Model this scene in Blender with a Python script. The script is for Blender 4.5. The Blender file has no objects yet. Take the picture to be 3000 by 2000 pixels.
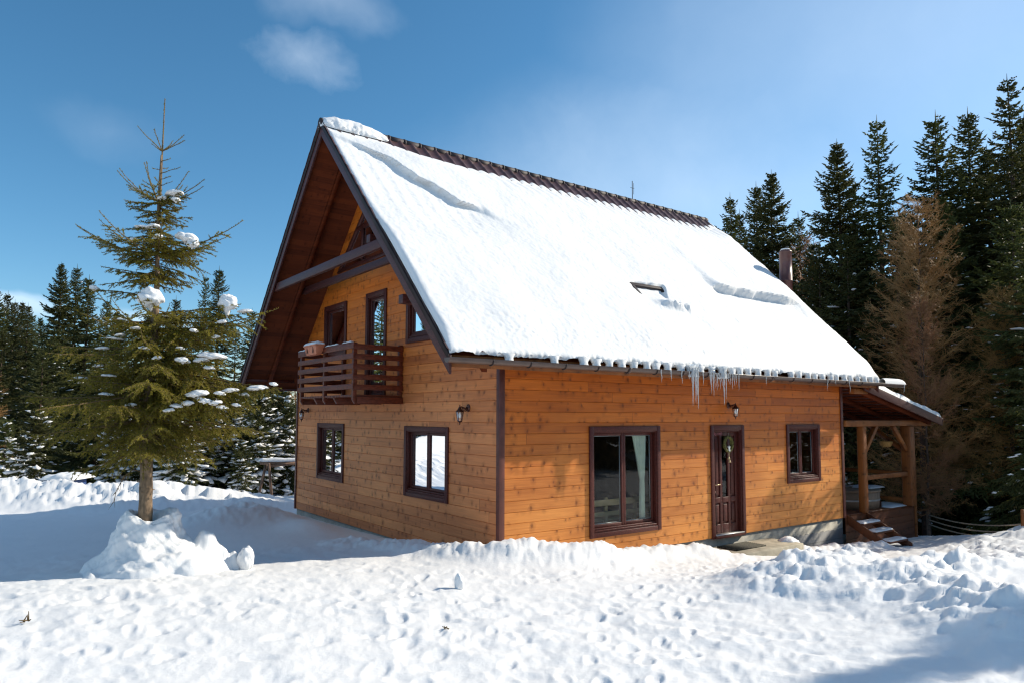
import bpy, bmesh, math, random
import numpy as np
from mathutils import Vector, Matrix

rng = np.random.default_rng(7)
random.seed(7)
scene = bpy.context.scene
COL = scene.collection
R = math.radians

# ------------------------------------------------------------------ helpers
def tag(o, label=None, cat=None, group=None, kind=None):
    if label: o['label'] = label
    if cat: o['category'] = cat
    if group: o['group'] = group
    if kind: o['kind'] = kind
    return o

def empty(name, loc=(0, 0, 0), parent=None):
    o = bpy.data.objects.new(name, None)
    o.location = loc
    o.empty_display_size = 0.2
    COL.objects.link(o)
    if parent: o.parent = parent
    return o

class MB:
    """collects numpy vertices and faces, then links them as one mesh object"""
    def __init__(self):
        self.v = []; self.q = []; self.t = []; self.n = 0; self.poly = []
    def add(self, v, quads=None, tris=None, polys=None):
        v = np.asarray(v, float).reshape(-1, 3)
        if quads is not None and len(quads): self.q.append(np.asarray(quads, int).reshape(-1, 4) + self.n)
        if tris is not None and len(tris): self.t.append(np.asarray(tris, int).reshape(-1, 3) + self.n)
        if polys: self.poly += [[i + self.n for i in p] for p in polys]
        self.v.append(v); self.n += len(v)
    def hexa(self, c):
        """eight corners: bottom ring 0-3, top ring 4-7"""
        self.add(c, quads=[(3, 2, 1, 0), (4, 5, 6, 7), (0, 1, 5, 4), (1, 2, 6, 5), (2, 3, 7, 6), (3, 0, 4, 7)])
    def box(self, x0, x1, y0, y1, z0, z1, P=None):
        c = [(x0, y0, z0), (x1, y0, z0), (x1, y1, z0), (x0, y1, z0), (x0, y0, z1), (x1, y0, z1), (x1, y1, z1), (x0, y1, z1)]
        if P: c = [P(*p) for p in c]
        self.hexa(c)
    def beam(self, a, b, w, h, up=(0, 0, 1), roll=0.0):
        a = Vector(a); b = Vector(b); d = (b - a).normalized(); u = Vector(up)
        s = d.cross(u)
        if s.length < 1e-4: s = d.cross(Vector((1, 0, 0)))
        s.normalize(); u = s.cross(d)
        s = s * (w / 2); u = u * (h / 2)
        self.hexa([a - s - u, a + s - u, a + s + u, a - s + u, b - s - u, b + s - u, b + s + u, b - s + u])
    def tube(self, pts, radii, n=8, cap=True):
        pts = np.asarray(pts, float); m = len(pts)
        radii = np.broadcast_to(np.asarray(radii, float), (m,))
        d = np.gradient(pts, axis=0); d /= np.maximum(np.linalg.norm(d, axis=1, keepdims=True), 1e-9)
        ref = np.array([0.0, 0, 1]) if abs(d[0][2]) < 0.9 else np.array([1.0, 0, 0])
        s = np.cross(d, ref); s /= np.maximum(np.linalg.norm(s, axis=1, keepdims=True), 1e-9)
        u = np.cross(s, d)
        a = np.linspace(0, 2 * np.pi, n, endpoint=False)
        V = pts[:, None] + radii[:, None, None] * (np.cos(a)[None, :, None] * s[:, None] + np.sin(a)[None, :, None] * u[:, None])
        i = np.arange(m - 1)[:, None] * n; j = np.arange(n)[None]; k = (j + 1) % n
        q = np.stack([i + j, i + k, i + n + k, i + n + j], -1).reshape(-1, 4)
        polys = [list(range(n))[::-1], list(range((m - 1) * n, m * n))] if cap else None
        self.add(V.reshape(-1, 3), quads=q, polys=polys)
    def lathe(self, prof, c=(0, 0, 0), n=16):
        prof = np.asarray(prof, float); a = np.linspace(0, 2 * np.pi, n, endpoint=False)
        V = np.stack([prof[:, 0, None] * np.cos(a), prof[:, 0, None] * np.sin(a), np.repeat(prof[:, 1, None], n, 1)], -1) + np.asarray(c, float)
        m = len(prof)
        i = np.arange(m - 1)[:, None] * n; j = np.arange(n)[None]; k = (j + 1) % n
        q = np.stack([i + j, i + k, i + n + k, i + n + j], -1).reshape(-1, 4)
        self.add(V.reshape(-1, 3), quads=q, polys=[list(range(n))[::-1], list(range((m - 1) * n, m * n))])
    def grid(self, V):
        h, w = V.shape[:2]
        i = np.arange(h - 1)[:, None] * w; j = np.arange(w - 1)[None]
        q = np.stack([i + j, i + j + 1, i + w + j + 1, i + w + j], -1).reshape(-1, 4)
        self.add(V.reshape(-1, 3), quads=q)
    def mesh(self, name, mat, smooth=False, recalc=False):
        me = bpy.data.meshes.new(name)
        v = np.concatenate(self.v).astype(np.float32)
        q = np.concatenate(self.q) if self.q else np.zeros((0, 4), int)
        t = np.concatenate(self.t) if self.t else np.zeros((0, 3), int)
        pl = [len(p) for p in self.poly]
        lv = np.concatenate([q.ravel(), t.ravel(), np.array([i for p in self.poly for i in p], int)]).astype(np.int32)
        ct = np.concatenate([np.full(len(q), 4), np.full(len(t), 3), np.array(pl, int)]).astype(np.int32)
        st = np.concatenate([[0], np.cumsum(ct)[:-1]]).astype(np.int32)
        me.vertices.add(len(v)); me.vertices.foreach_set('co', v.ravel())
        me.loops.add(len(lv)); me.loops.foreach_set('vertex_index', lv)
        me.polygons.add(len(ct)); me.polygons.foreach_set('loop_start', st); me.polygons.foreach_set('loop_total', ct)
        if smooth: me.polygons.foreach_set('use_smooth', np.ones(len(ct), bool))
        me.update(calc_edges=True); me.validate()
        if recalc:
            bm = bmesh.new(); bm.from_mesh(me); bmesh.ops.recalc_face_normals(bm, faces=bm.faces); bm.to_mesh(me); bm.free()
        me.materials.append(mat)
        return me
    def build(self, name, mat, parent=None, smooth=False, recalc=True, bevel=0.0, loc=None):
        o = bpy.data.objects.new(name, self.mesh(name, mat, smooth, recalc))
        COL.objects.link(o)
        if parent:
            o.parent = parent
            o.matrix_parent_inverse = Matrix.Translation(parent.location).inverted() if loc is None and parent.parent is None else Matrix()
        if loc is not None: o.location = loc
        if bevel:
            b = o.modifiers.new('bevel', 'BEVEL'); b.width = bevel; b.segments = 2; b.limit_method = 'ANGLE'
        return o

# ------------------------------------------------------------------ noise
_perm = np.random.default_rng(11).permutation(256)
_perm = np.concatenate([_perm, _perm, _perm])
_ga = np.random.default_rng(12).uniform(0, 2 * np.pi, 256)
_gx, _gy = np.cos(_ga), np.sin(_ga)
def perlin(x, y):
    xi = np.floor(x).astype(int); yi = np.floor(y).astype(int)
    xf = x - xi; yf = y - yi; xi &= 255; yi &= 255
    u = xf * xf * xf * (xf * (xf * 6 - 15) + 10); v = yf * yf * yf * (yf * (yf * 6 - 15) + 10)
    def g(ix, iy, dx, dy):
        h = _perm[_perm[ix] + iy]; return _gx[h] * dx + _gy[h] * dy
    a = g(xi, yi, xf, yf); b = g(xi + 1, yi, xf - 1, yf); c = g(xi, yi + 1, xf, yf - 1); d = g(xi + 1, yi + 1, xf - 1, yf - 1)
    return ((a + u * (b - a)) * (1 - v) + (c + u * (d - c)) * v) * 1.5
def fbm(x, y, o=4, g=0.5):
    r = np.zeros_like(x); a = 1.0; f = 1.0
    for k in range(o):
        r += a * perlin(x * f + 17.3 * k, y * f + 9.1 * k); a *= g; f *= 2.03
    return r
def billow(x, y, o=3, g=0.5):
    r = np.zeros_like(x); a = 1.0; f = 1.0; s = 0
    for k in range(o):
        r += a * (1 - 2 * np.abs(perlin(x * f + 31.7 * k, y * f + 5.3 * k))); s += a; a *= g; f *= 2.1
    return r / s
def worley(x, y):
    xi = np.floor(x).astype(int); yi = np.floor(y).astype(int)
    best = np.full(x.shape, 9.0)
    for dx in (-1, 0, 1):
        for dy in (-1, 0, 1):
            cx = xi + dx; cy = yi + dy
            h = _perm[_perm[cx & 255] + (cy & 255)]; h2 = _perm[h + 57]
            d = (cx + h / 255.0 - x) ** 2 + (cy + h2 / 255.0 - y) ** 2
            best = np.minimum(best, d)
    return np.sqrt(best)
def sstep(a, b, x):
    t = np.clip((x - a) / (b - a), 0, 1); return t * t * (3 - 2 * t)

# ------------------------------------------------------------------ materials
class NT:
    def __init__(self, name):
        m = bpy.data.materials.new(name); m.use_nodes = True
        self.m = m; self.t = m.node_tree; self.b = self.t.nodes['Principled BSDF']; self.out = self.t.nodes['Material Output']
    def n(self, typ, **kw):
        nd = self.t.nodes.new(typ)
        for k, v in kw.items():
            if k.startswith('i_'):
                key = k[2:]; nd.inputs[int(key) if key.isdigit() else key.replace('_', ' ')].default_value = v
            else: setattr(nd, k, v)
        return nd
    def link(self, a, b): self.t.links.new(a, b); return b
    def math(self, op, a, b=None, c=None):
        nd = self.n('ShaderNodeMath', operation=op)
        for i, x in enumerate((a, b, c)):
            if x is None: continue
            if isinstance(x, (int, float)): nd.inputs[i].default_value = x
            else: self.link(x, nd.inputs[i])
        return nd.outputs[0]
    def xyz(self, x, y, z):
        nd = self.n('ShaderNodeCombineXYZ')
        for i, a in enumerate((x, y, z)):
            if isinstance(a, (int, float)): nd.inputs[i].default_value = a
            else: self.link(a, nd.inputs[i])
        return nd.outputs[0]
    def sep(self, v):
        nd = self.n('ShaderNodeSeparateXYZ'); self.link(v, nd.inputs[0]); return nd.outputs
    def coord(self, w='Object'): return self.n('ShaderNodeTexCoord').outputs[w]
    def noise(self, vec, scale, detail=3, rough=0.5, out=0):
        nd = self.n('ShaderNodeTexNoise', i_Scale=scale, i_Detail=detail, i_Roughness=rough); self.link(vec, nd.inputs['Vector']); return nd.outputs[out]
    def ramp(self, f, stops):
        nd = self.n('ShaderNodeValToRGB'); e = nd.color_ramp.elements
        while len(e) < len(stops): e.new(0.5)
        for k, (p, c) in enumerate(stops):
            e[k].position = p; e[k].color = (*c, 1) if len(c) == 3 else c
        self.link(f, nd.inputs[0]); return nd.outputs[0]
    def mix(self, f, a, b, mode='MIX'):
        nd = self.n('ShaderNodeMix', data_type='RGBA', blend_type=mode)
        for key, x in ((0, f), (6, a), (7, b)):
            if isinstance(x, (int, float)): nd.inputs[key].default_value = x
            elif isinstance(x, tuple): nd.inputs[key].default_value = (*x, 1)
            else: self.link(x, nd.inputs[key])
        return nd.outputs[2]
    def bump(self, h, strength, dist=0.01):
        nd = self.n('ShaderNodeBump', i_Strength=strength, i_Distance=dist); self.link(h, nd.inputs['Height'])
        self.link(nd.outputs[0], self.b.inputs['Normal']); return nd
    def set(self, **kw):
        for k, v in kw.items():
            k = k.replace('_', ' ')
            if isinstance(v, (int, float, tuple)):
                self.b.inputs[k].default_value = (*v, 1) if isinstance(v, tuple) and len(v) == 3 else v
            else: self.link(v, self.b.inputs[k])
        return self

def m_snow(name='snow', fine=1.0):
    k = NT(name); c = k.coord()
    col = k.mix(k.noise(c, 1.3, 4), (0.73, 0.735, 0.74), (0.80, 0.80, 0.80))
    k.set(Base_Color=col, Roughness=0.65, Specular_IOR_Level=0.25)
    h = k.math('ADD', k.math('MULTIPLY', k.noise(c, 24, 4, 0.6), 1.0), k.math('MULTIPLY', k.noise(c, 130, 2), 0.35))
    k.bump(h, 0.28 * fine, 0.02)
    return k.m
def m_plain(name, col, rough=0.5, var=0.25, scale=8, bump=0.0, bscale=60, metal=0.0, stretch=(1, 1, 1), spec=0.5):
    k = NT(name); c = k.coord()
    mp = k.n('ShaderNodeMapping'); k.link(c, mp.inputs[0]); mp.inputs['Scale'].default_value = stretch; c = mp.outputs[0]
    f = k.noise(c, scale, 4)
    lo = tuple(max(0, x * (1 - var)) for x in col); hi = tuple(min(1, x * (1 + var)) for x in col)
    k.set(Base_Color=k.ramp(f, [(0.3, lo), (0.7, hi)]), Roughness=rough, Metallic=metal, Specular_IOR_Level=spec)
    if bump: k.bump(k.noise(c, bscale, 3), bump, 0.01)
    return k.m
def m_wood(name, dark, light, pitch=0.1667, rough=0.5, knots=1.0, axis='u', board=4.6, grain=1.0, spec=0.3, jointw=0.0012, weather=0.3, fade=None):
    """horizontal boards: u runs along the board, w across it"""
    k = NT(name); x, y, z = k.sep(k.coord())
    if axis == 'u': u = k.math('SUBTRACT', x, y); w = z
    elif axis == 'roof': u = x; w = k.math('ADD', z, k.math('MULTIPLY', y, 0.0))
    elif axis == 'vert': u = z; w = k.math('ADD', x, y)
    elif axis == 'deck': u = x; w = y
    row = k.math('FLOOR', k.math('ADD', k.math('DIVIDE', w, pitch), 0.002))
    r1 = k.n('ShaderNodeTexWhiteNoise', noise_dimensions='1D'); k.link(row, r1.inputs['W'])
    us = k.math('ADD', k.math('DIVIDE', u, board), k.math('MULTIPLY', r1.outputs[0], 13.0))
    seg = k.math('FLOOR', us)
    r2 = k.n('ShaderNodeTexWhiteNoise', noise_dimensions='2D'); k.link(k.xyz(row, seg, 0), r2.inputs['Vector'])
    rnd = r2.outputs[0]
    off = k.math('MULTIPLY', rnd, 40.0)
    g1 = k.noise(k.xyz(k.math('ADD', k.math('MULTIPLY', u, 1.6), off), k.math('MULTIPLY', w, 42.0), off), 1.0, 5, 0.62)
    g2 = k.noise(k.xyz(k.math('ADD', k.math('MULTIPLY', u, 0.9), off), k.math('MULTIPLY', w, 5.0), off), 1.3, 3)
    f = k.math('ADD', k.math('MULTIPLY', g1, 0.55), k.math('ADD', k.math('MULTIPLY', g2, 0.32), k.math('MULTIPLY', rnd, 0.28)))
    mid = tuple((a + b) / 2 for a, b in zip(dark, light))
    col = k.ramp(f, [(0.26, dark), (0.55, mid), (0.88, light)])
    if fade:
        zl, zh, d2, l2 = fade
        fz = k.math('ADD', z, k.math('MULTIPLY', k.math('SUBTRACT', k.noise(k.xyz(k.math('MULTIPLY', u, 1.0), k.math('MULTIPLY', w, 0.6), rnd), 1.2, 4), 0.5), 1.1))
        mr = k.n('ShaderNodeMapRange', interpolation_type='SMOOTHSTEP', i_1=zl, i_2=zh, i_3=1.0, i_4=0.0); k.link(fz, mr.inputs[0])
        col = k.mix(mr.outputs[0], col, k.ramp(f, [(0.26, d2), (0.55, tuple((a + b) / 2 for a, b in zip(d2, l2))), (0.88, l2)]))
    # knots
    wob = k.noise(k.xyz(u, w, off), 9.0, 2)
    kv = k.xyz(k.math('ADD', k.math('MULTIPLY', u, 7.4), k.math('ADD', off, k.math('MULTIPLY', wob, 0.5))), k.math('ADD', k.math('MULTIPLY', w, 5.4), k.math('MULTIPLY', rnd, 9.0)), off)
    vo = k.n('ShaderNodeTexVoronoi', i_Scale=1.0, voronoi_dimensions='2D'); k.link(kv, vo.inputs['Vector'])
    vc = k.sep(vo.outputs['Color']); sel = k.math('GREATER_THAN', vc[0], 0.55)
    dist = k.math('DIVIDE', k.math('ADD', vo.outputs['Distance'], k.math('MULTIPLY', k.math('SUBTRACT', k.noise(k.xyz(u, w, off), 38.0, 2), 0.5), 0.16)), k.math('ADD', 0.35, k.math('MULTIPLY', vc[1], 0.9)))
    core = k.math('MULTIPLY', k.ramp(dist, [(0.06, (1, 1, 1)), (0.20, (0, 0, 0))]), sel)
    halo = k.math('MULTIPLY', k.ramp(dist, [(0.10, (1, 1, 1)), (0.62, (0, 0, 0))]), sel)
    col = k.mix(k.math('MULTIPLY', halo, 0.34 * knots), col, tuple(c * 0.50 for c in dark))
    col = k.mix(k.math('MULTIPLY', core, 0.55 * knots), col, tuple(c * 0.28 for c in dark))
    # large weathering
    wn = k.noise(k.coord(), 0.55, 4)
    col = k.mix(k.math('MULTIPLY', k.ramp(wn, [(0.45, (0, 0, 0)), (0.7, (1, 1, 1))]), weather), col, tuple(c * 0.75 for c in dark))
    # butt joints
    fr = k.math('FRACT', us)
    j = k.math('LESS_THAN', fr, jointw)
    col = k.mix(k.math('MULTIPLY', j, 0.8), col, tuple(c * 0.15 for c in dark))
    rr = k.math('ADD', rough - 0.08, k.math('MULTIPLY', g1, 0.2))
    k.set(Base_Color=col, Roughness=rr, Specular_IOR_Level=spec)
    k.bump(k.math('SUBTRACT', g1, k.math('MULTIPLY', core, 0.5)), 0.35 * grain, 0.006)
    return k.m
def m_glass(name, refl=0.22, tint=(0.9, 0.95, 0.95)):
    k = NT(name); t = k.t
    tr = k.n('ShaderNodeBsdfTransparent'); tr.inputs[0].default_value = (*tint, 1)
    gl = k.n('ShaderNodeBsdfGlossy'); gl.inputs['Roughness'].default_value = 0.0; gl.inputs['Color'].default_value = (0.95, 0.97, 1, 1)
    c = k.noise(k.coord(), 1.6, 2)
    bp = k.n('ShaderNodeBump', i_Strength=0.06, i_Distance=0.02); k.link(c, bp.inputs['Height']); k.link(bp.outputs[0], gl.inputs['Normal'])
    fr = k.n('ShaderNodeFresnel', i_IOR=1.5)
    f = k.math('MINIMUM', k.math('ADD', k.math('MULTIPLY', fr.outputs[0], 0.7), refl), 1.0)
    mx = k.n('ShaderNodeMixShader'); k.link(f, mx.inputs[0]); k.link(tr.outputs[0], mx.inputs[1]); k.link(gl.outputs[0], mx.inputs[2])
    k.link(mx.outputs[0], k.out.inputs['Surface'])
    return k.m
def m_foliage(name, a, b, c, rough=0.6, trans=0.25):
    k = NT(name); co = k.coord()
    oi = k.n('ShaderNodeObjectInfo')
    f = k.math('ADD', k.math('MULTIPLY', k.noise(co, 1.7, 4), 0.7), k.math('MULTIPLY', k.noise(co, 14, 2), 0.3))
    col = k.ramp(f, [(0.30, a), (0.5, b), (0.70, c)])
    hs = k.n('ShaderNodeHueSaturation'); k.link(col, hs.inputs['Color'])
    k.link(k.math('ADD', 0.485, k.math('MULTIPLY', oi.outputs['Random'], 0.03)), hs.inputs['Hue'])
    k.link(k.math('ADD', 0.75, k.math('MULTIPLY', oi.outputs['Random'], 0.5)), hs.inputs['Value'])
    col = hs.outputs[0]
    k.set(Base_Color=col, Roughness=rough, Specular_IOR_Level=0.3)
    if trans:
        tl = k.n('ShaderNodeBsdfTranslucent'); k.link(col, tl.inputs[0])
        mx = k.n('ShaderNodeMixShader'); mx.inputs[0].default_value = trans
        k.link(k.b.outputs[0], mx.inputs[1]); k.link(tl.outputs[0], mx.inputs[2]); k.link(mx.outputs[0], k.out.inputs['Surface'])
    return k.m
def m_foundation():
    k = NT('foundation'); x, y, z = k.sep(k.coord()); u = k.math('SUBTRACT', x, y)
    br = k.n('ShaderNodeTexBrick', i_Scale=1.0); br.inputs['Color1'].default_value = (0.20, 0.20, 0.20, 1); br.inputs['Color2'].default_value = (0.14, 0.14, 0.145, 1); br.inputs['Mortar'].default_value = (0.09, 0.09, 0.09, 1)
    br.inputs['Mortar Size'].default_value = 0.008; br.inputs['Brick Width'].default_value = 0.42; br.inputs['Row Height'].default_value = 0.21
    k.link(k.xyz(u, k.math('ADD', z, 0.02), 0), br.inputs['Vector'])
    n1 = k.noise(k.coord(), 5, 5, 0.65)
    conc = k.ramp(n1, [(0.3, (0.26, 0.24, 0.20)), (0.7, (0.42, 0.40, 0.34))])
    dr = k.noise(k.xyz(k.math('MULTIPLY', u, 9.0), k.math('MULTIPLY', z, 1.0), 0), 1.0, 3)
    lim = k.math('ADD', -0.30, k.math('MULTIPLY', dr, 0.14))
    f = k.math('LESS_THAN', z, lim)
    blk = k.mix(k.math('MULTIPLY', n1, 0.4), br.outputs[0], (0.30, 0.29, 0.27))
    k.set(Base_Color=k.mix(f, conc, blk), Roughness=0.9)
    k.bump(n1, 0.5, 0.02)
    return k.m

M = {}
M['snow'] = m_snow()
M['snow_roof'] = m_snow('snow_roof', 0.8)
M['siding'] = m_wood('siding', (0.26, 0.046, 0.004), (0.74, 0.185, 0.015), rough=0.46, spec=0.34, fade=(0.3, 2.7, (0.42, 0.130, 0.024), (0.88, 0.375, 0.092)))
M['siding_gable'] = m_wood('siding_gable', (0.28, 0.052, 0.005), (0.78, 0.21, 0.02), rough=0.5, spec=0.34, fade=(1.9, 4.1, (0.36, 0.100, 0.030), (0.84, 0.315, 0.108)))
M['soffit'] = m_wood('soffit', (0.060, 0.011, 0.004), (0.20, 0.040, 0.011), pitch=0.09, axis='roof', rough=0.75, knots=0.6, spec=0.12)
M['trim'] = m_plain('trim', (0.078, 0.018, 0.013), 0.42, 0.35, 5, 0.25, 30, stretch=(6, 6, 6), spec=0.28)
M['balcony'] = m_plain('balcony', (0.135, 0.030, 0.014), 0.42, 0.4, 4, 0.3, 25, stretch=(3, 3, 9), spec=0.32)
M['corner'] = m_plain('corner', (0.10, 0.025, 0.016), 0.45, 0.3, 6, 0.2)
M['barge'] = m_plain('barge', (0.070, 0.020, 0.017), 0.42, 0.35, 5, 0.35, 20, stretch=(3, 3, 8), spec=0.35)
M['tile'] = m_plain('tile', (0.075, 0.034, 0.030), 0.38, 0.25, 3)
M['ridge_metal'] = m_plain('ridge_metal', (0.045, 0.035, 0.035), 0.62, 0.3, 3, spec=0.2)
M['gutter'] = m_plain('gutter', (0.10, 0.062, 0.050), 0.33, 0.2, 4)
M['flue'] = m_plain('flue', (0.11, 0.045, 0.040), 0.35, 0.2, 3)
M['dark'] = m_plain('dark', (0.02, 0.012, 0.01), 0.8, 0.3)
M['room'] = m_plain('room', (0.10, 0.06, 0.035), 0.85, 0.3)
M['glass'] = m_glass('glass', 0.0)
M['glass_sky'] = m_glass('glass_sky', 0.45)
M['spacer'] = m_plain('spacer', (0.5, 0.5, 0.5), 0.4, 0.1, metal=0.4)
M['foundation'] = m_foundation()
M['concrete'] = m_plain('concrete', (0.36, 0.32, 0.24), 0.9, 0.3, 6, 0.4, 40)
M['porch'] = m_wood('porch', (0.12, 0.034, 0.008), (0.31, 0.105, 0.024), pitch=0.35, axis='vert', rough=0.5, board=1.7, jointw=0.0)
M['porch_siding'] = m_wood('porch_siding', (0.085, 0.026, 0.012), (0.22, 0.075, 0.028), pitch=0.14, rough=0.5)
M['tub'] = m_wood('tub', (0.12, 0.085, 0.058), (0.30, 0.22, 0.16), pitch=0.09, axis='vert', rough=0.75, knots=0.4, board=3)
M['hoop'] = m_plain('hoop', (0.40, 0.38, 0.36), 0.5, 0.2, metal=0.5)
M['ice'] = None
M['curtain'] = m_plain('curtain', (0.80, 0.84, 0.70), 0.9, 0.1)
M['lace'] = m_plain('lace', (0.62, 0.66, 0.70), 0.9, 0.25, 40)
M['pale_wood'] = m_plain('pale_wood', (0.55, 0.40, 0.20), 0.6, 0.15, 5)
M['terracotta'] = m_plain('terracotta', (0.62, 0.20, 0.10), 0.6, 0.12, 6)
M['bronze'] = m_plain('bronze', (0.075, 0.030, 0.022), 0.3, 0.3, 8, metal=0.5)
M['bulb'] = m_plain('bulb', (0.85, 0.83, 0.82), 0.3, 0.05)
M['lamp_glass'] = m_glass('lamp_glass', 0.05, (0.96, 0.97, 0.97))
M['brass'] = m_plain('brass', (0.60, 0.42, 0.25), 0.3, 0.15, metal=0.8)
M['white'] = m_plain('white', (0.80, 0.80, 0.76), 0.6, 0.05)
M['chalk'] = m_plain('chalk', (0.42, 0.16, 0.18), 0.9, 0.1)
M['moss'] = m_plain('moss', (0.11, 0.10, 0.025), 0.9, 0.6, 40, 0.6, 80)
M['rope'] = m_plain('rope', (0.34, 0.25, 0.17), 0.9, 0.25, 60)
M['log'] = m_plain('log', (0.16, 0.095, 0.065), 0.85, 0.4, 12, 0.5, 30)
M['wicker'] = m_plain('wicker', (0.36, 0.20, 0.06), 0.8, 0.4, 50, 0.5, 90)
M['blue'] = m_plain('blue', (0.02, 0.05, 0.16), 0.5, 0.15)
M['mat'] = m_plain('mat', (0.05, 0.045, 0.03), 0.9, 0.6, 30)
M['bark'] = m_plain('bark', (0.17, 0.115, 0.07), 0.9, 0.55, 22, 0.9, 45, stretch=(1, 1, 0.45))
M['bark_dark'] = m_plain('bark_dark', (0.075, 0.048, 0.034), 0.95, 0.5, 10, 0.6, 25)
M['twig'] = m_plain('twig', (0.13, 0.085, 0.035), 0.9, 0.3, 10)
M['larch'] = m_foliage('larch', (0.25, 0.125, 0.042), (0.40, 0.215, 0.082), (0.52, 0.31, 0.13), trans=0.1)
M['needle'] = m_foliage('needle', (0.120, 0.115, 0.013), (0.240, 0.212, 0.022), (0.360, 0.300, 0.038), trans=0.38)
M['needle_dark'] = m_foliage('needle_dark', (0.032, 0.040, 0.012), (0.066, 0.073, 0.020), (0.118, 0.116, 0.030), trans=0.3)
M['cottage'] = m_plain('cottage', (0.10, 0.07, 0.055), 0.9, 0.3)
k = NT('ice')
k.set(Base_Color=(0.92, 0.95, 0.97), Roughness=0.12, IOR=1.31, Transmission_Weight=0.55)
k.bump(k.noise(k.coord(), 30, 3), 0.5, 0.02)
M['ice'] = k.m
# ------------------------------------------------------------------ house dimensions (metres)
L, W, OV, OV2, EA = 9.68, 8.365, 1.24, 0.65, 0.537
ZE, ZEL, ZR, YR = 3.118, 3.043, 7.866, 4.12
SLR = (ZR - ZE) / (YR + EA); SLL = (ZR - ZEL) / (W + EA - YR)
TH = math.atan(SLR); CT, ST = math.cos(TH), math.sin(TH)
SMAX = (YR + EA) / CT
PITCH = 0.1667
def roof_z(y):
    y = np.asarray(y, float)
    return np.where(y < YR, ZE + SLR * (y + EA), ZEL + SLL * (W + EA - y))
LONG = lambda u, d, z: (u, -d, z)
GABLE = lambda u, d, z: (-d, u, z)
REAR = lambda u, d, z: (L + d, u, z)
BACK = lambda u, d, z: (u, W + d, z)

def courses(mb, P, zlo, zhi, iv, openings):
    k0 = int(math.floor(zlo / PITCH)); k1 = int(math.ceil(zhi / PITCH))
    prof = [(0.0, -0.009), (0.007, 0.0), (PITCH - 0.003, 0.0012), (PITCH, -0.009)]
    pz = [p[0] for p in prof]; pd = [p[1] for p in prof]
    cuts = sorted({z for o in openings for z in o[2:4]})
    for k in range(k0, k1):
        z0 = k * PITCH
        bz = [z0 + p for p in pz] + [c for c in cuts if z0 < c < z0 + PITCH]
        bz = sorted(b for b in bz if zlo <= b <= zhi)
        if k == k0: bz = [zlo] + [b for b in bz if b > zlo]
        if bz and bz[-1] < zhi and z0 + PITCH > zhi: bz.append(zhi)
        for a, b in zip(bz[:-1], bz[1:]):
            if b - a < 1e-5: continue
            da = float(np.interp(a - z0, pz, pd)); db = float(np.interp(b - z0, pz, pd))
            ops = sorted((o[0], o[1]) for o in openings if o[2] < (a + b) / 2 < o[3])
            la, ra = iv(a); lb, rb = iv(b)
            edges = [(la, lb)]
            for o in ops: edges += [(o[0], o[0]), (o[1], o[1])]
            edges.append((ra, rb))
            for i in range(0, len(edges), 2):
                (p0, p1), (q0, q1) = edges[i], edges[i + 1]
                if q0 - p0 < 1e-3 and q1 - p1 < 1e-3: continue
                mb.add([P(p0, da, a), P(q0, da, a), P(q1, db, b), P(p1, db, b)], quads=[(0, 1, 2, 3)])

house = empty('timber_house', (L / 2, W / 2, 0))
tag(house, 'orange timber clad two storey house under a steep snow covered roof', 'house')

WIN_LONG = [(1.803, 3.509, 0.30, 2.105), (4.9245, 5.9615, -0.015, 2.105), (7.4417, 8.7137, 0.883, 2.11)]
WIN_GABLE = [(1.4045, 2.8956, 0.835, 2.08), (5.5631, 7.0274, 0.835, 2.08), (5.54, 6.745, 3.56, 4.70), (3.686, 4.584, 2.55, 4.71), (1.50, 2.887, 3.568, 4.70)]
inset = lambda w, t=0.03: (w[0] + t, w[1] - t, w[2] + t, w[3] - t)

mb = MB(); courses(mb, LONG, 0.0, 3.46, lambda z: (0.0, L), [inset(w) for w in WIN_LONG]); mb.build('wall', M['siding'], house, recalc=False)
def giv(z):
    if z <= 3.0: return (0.0, W)
    a = (z + 0.16 - ZE) / SLR - EA; b = W + EA - (z + 0.16 - ZEL) / SLL
    return (max(0.0, a), min(W, b)) if b > a else (YR, YR + 0.001)
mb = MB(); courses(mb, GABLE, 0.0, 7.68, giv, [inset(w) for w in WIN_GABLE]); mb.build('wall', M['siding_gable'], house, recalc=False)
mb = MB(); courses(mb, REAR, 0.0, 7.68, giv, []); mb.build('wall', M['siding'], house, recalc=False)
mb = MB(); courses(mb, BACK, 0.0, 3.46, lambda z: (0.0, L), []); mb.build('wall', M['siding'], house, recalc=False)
mb = MB()
mb.box(0.03, L - 0.03, 0.03, 0.33, -1.6, -0.004); mb.box(0.03, L - 0.03, W - 0.33, W - 0.03, -1.6, -0.004)
mb.box(0.03, 0.33, 0.331, W - 0.331, -1.6, -0.005); mb.box(L - 0.33, L - 0.03, 0.331, W - 0.331, -1.6, -0.005)
mb.build('foundation', M['foundation'], house)
mb = MB()
mb.box(-0.028, 0.075, -0.028, -0.001, 0.0, 3.12); mb.box(-0.028, -0.001, 0.0, 0.05, 0.0, 3.35)
mb.build('corner_trim', M['corner'], house, bevel=0.003)
mb = MB(); mb.box(L - 0.06, L + 0.028, -0.028, -0.001, 0.0, 3.12); mb.box(L + 0.001, L + 0.028, 0.0, 0.06, 0.0, 3.3); mb.build('corner_trim', M['corner'], house, bevel=0.003)
mb = MB(); mb.box(-0.028, -0.001, W - 0.06, W + 0.02, 0.0, 3.3); mb.build('corner_trim', M['corner'], house, bevel=0.003)
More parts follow.
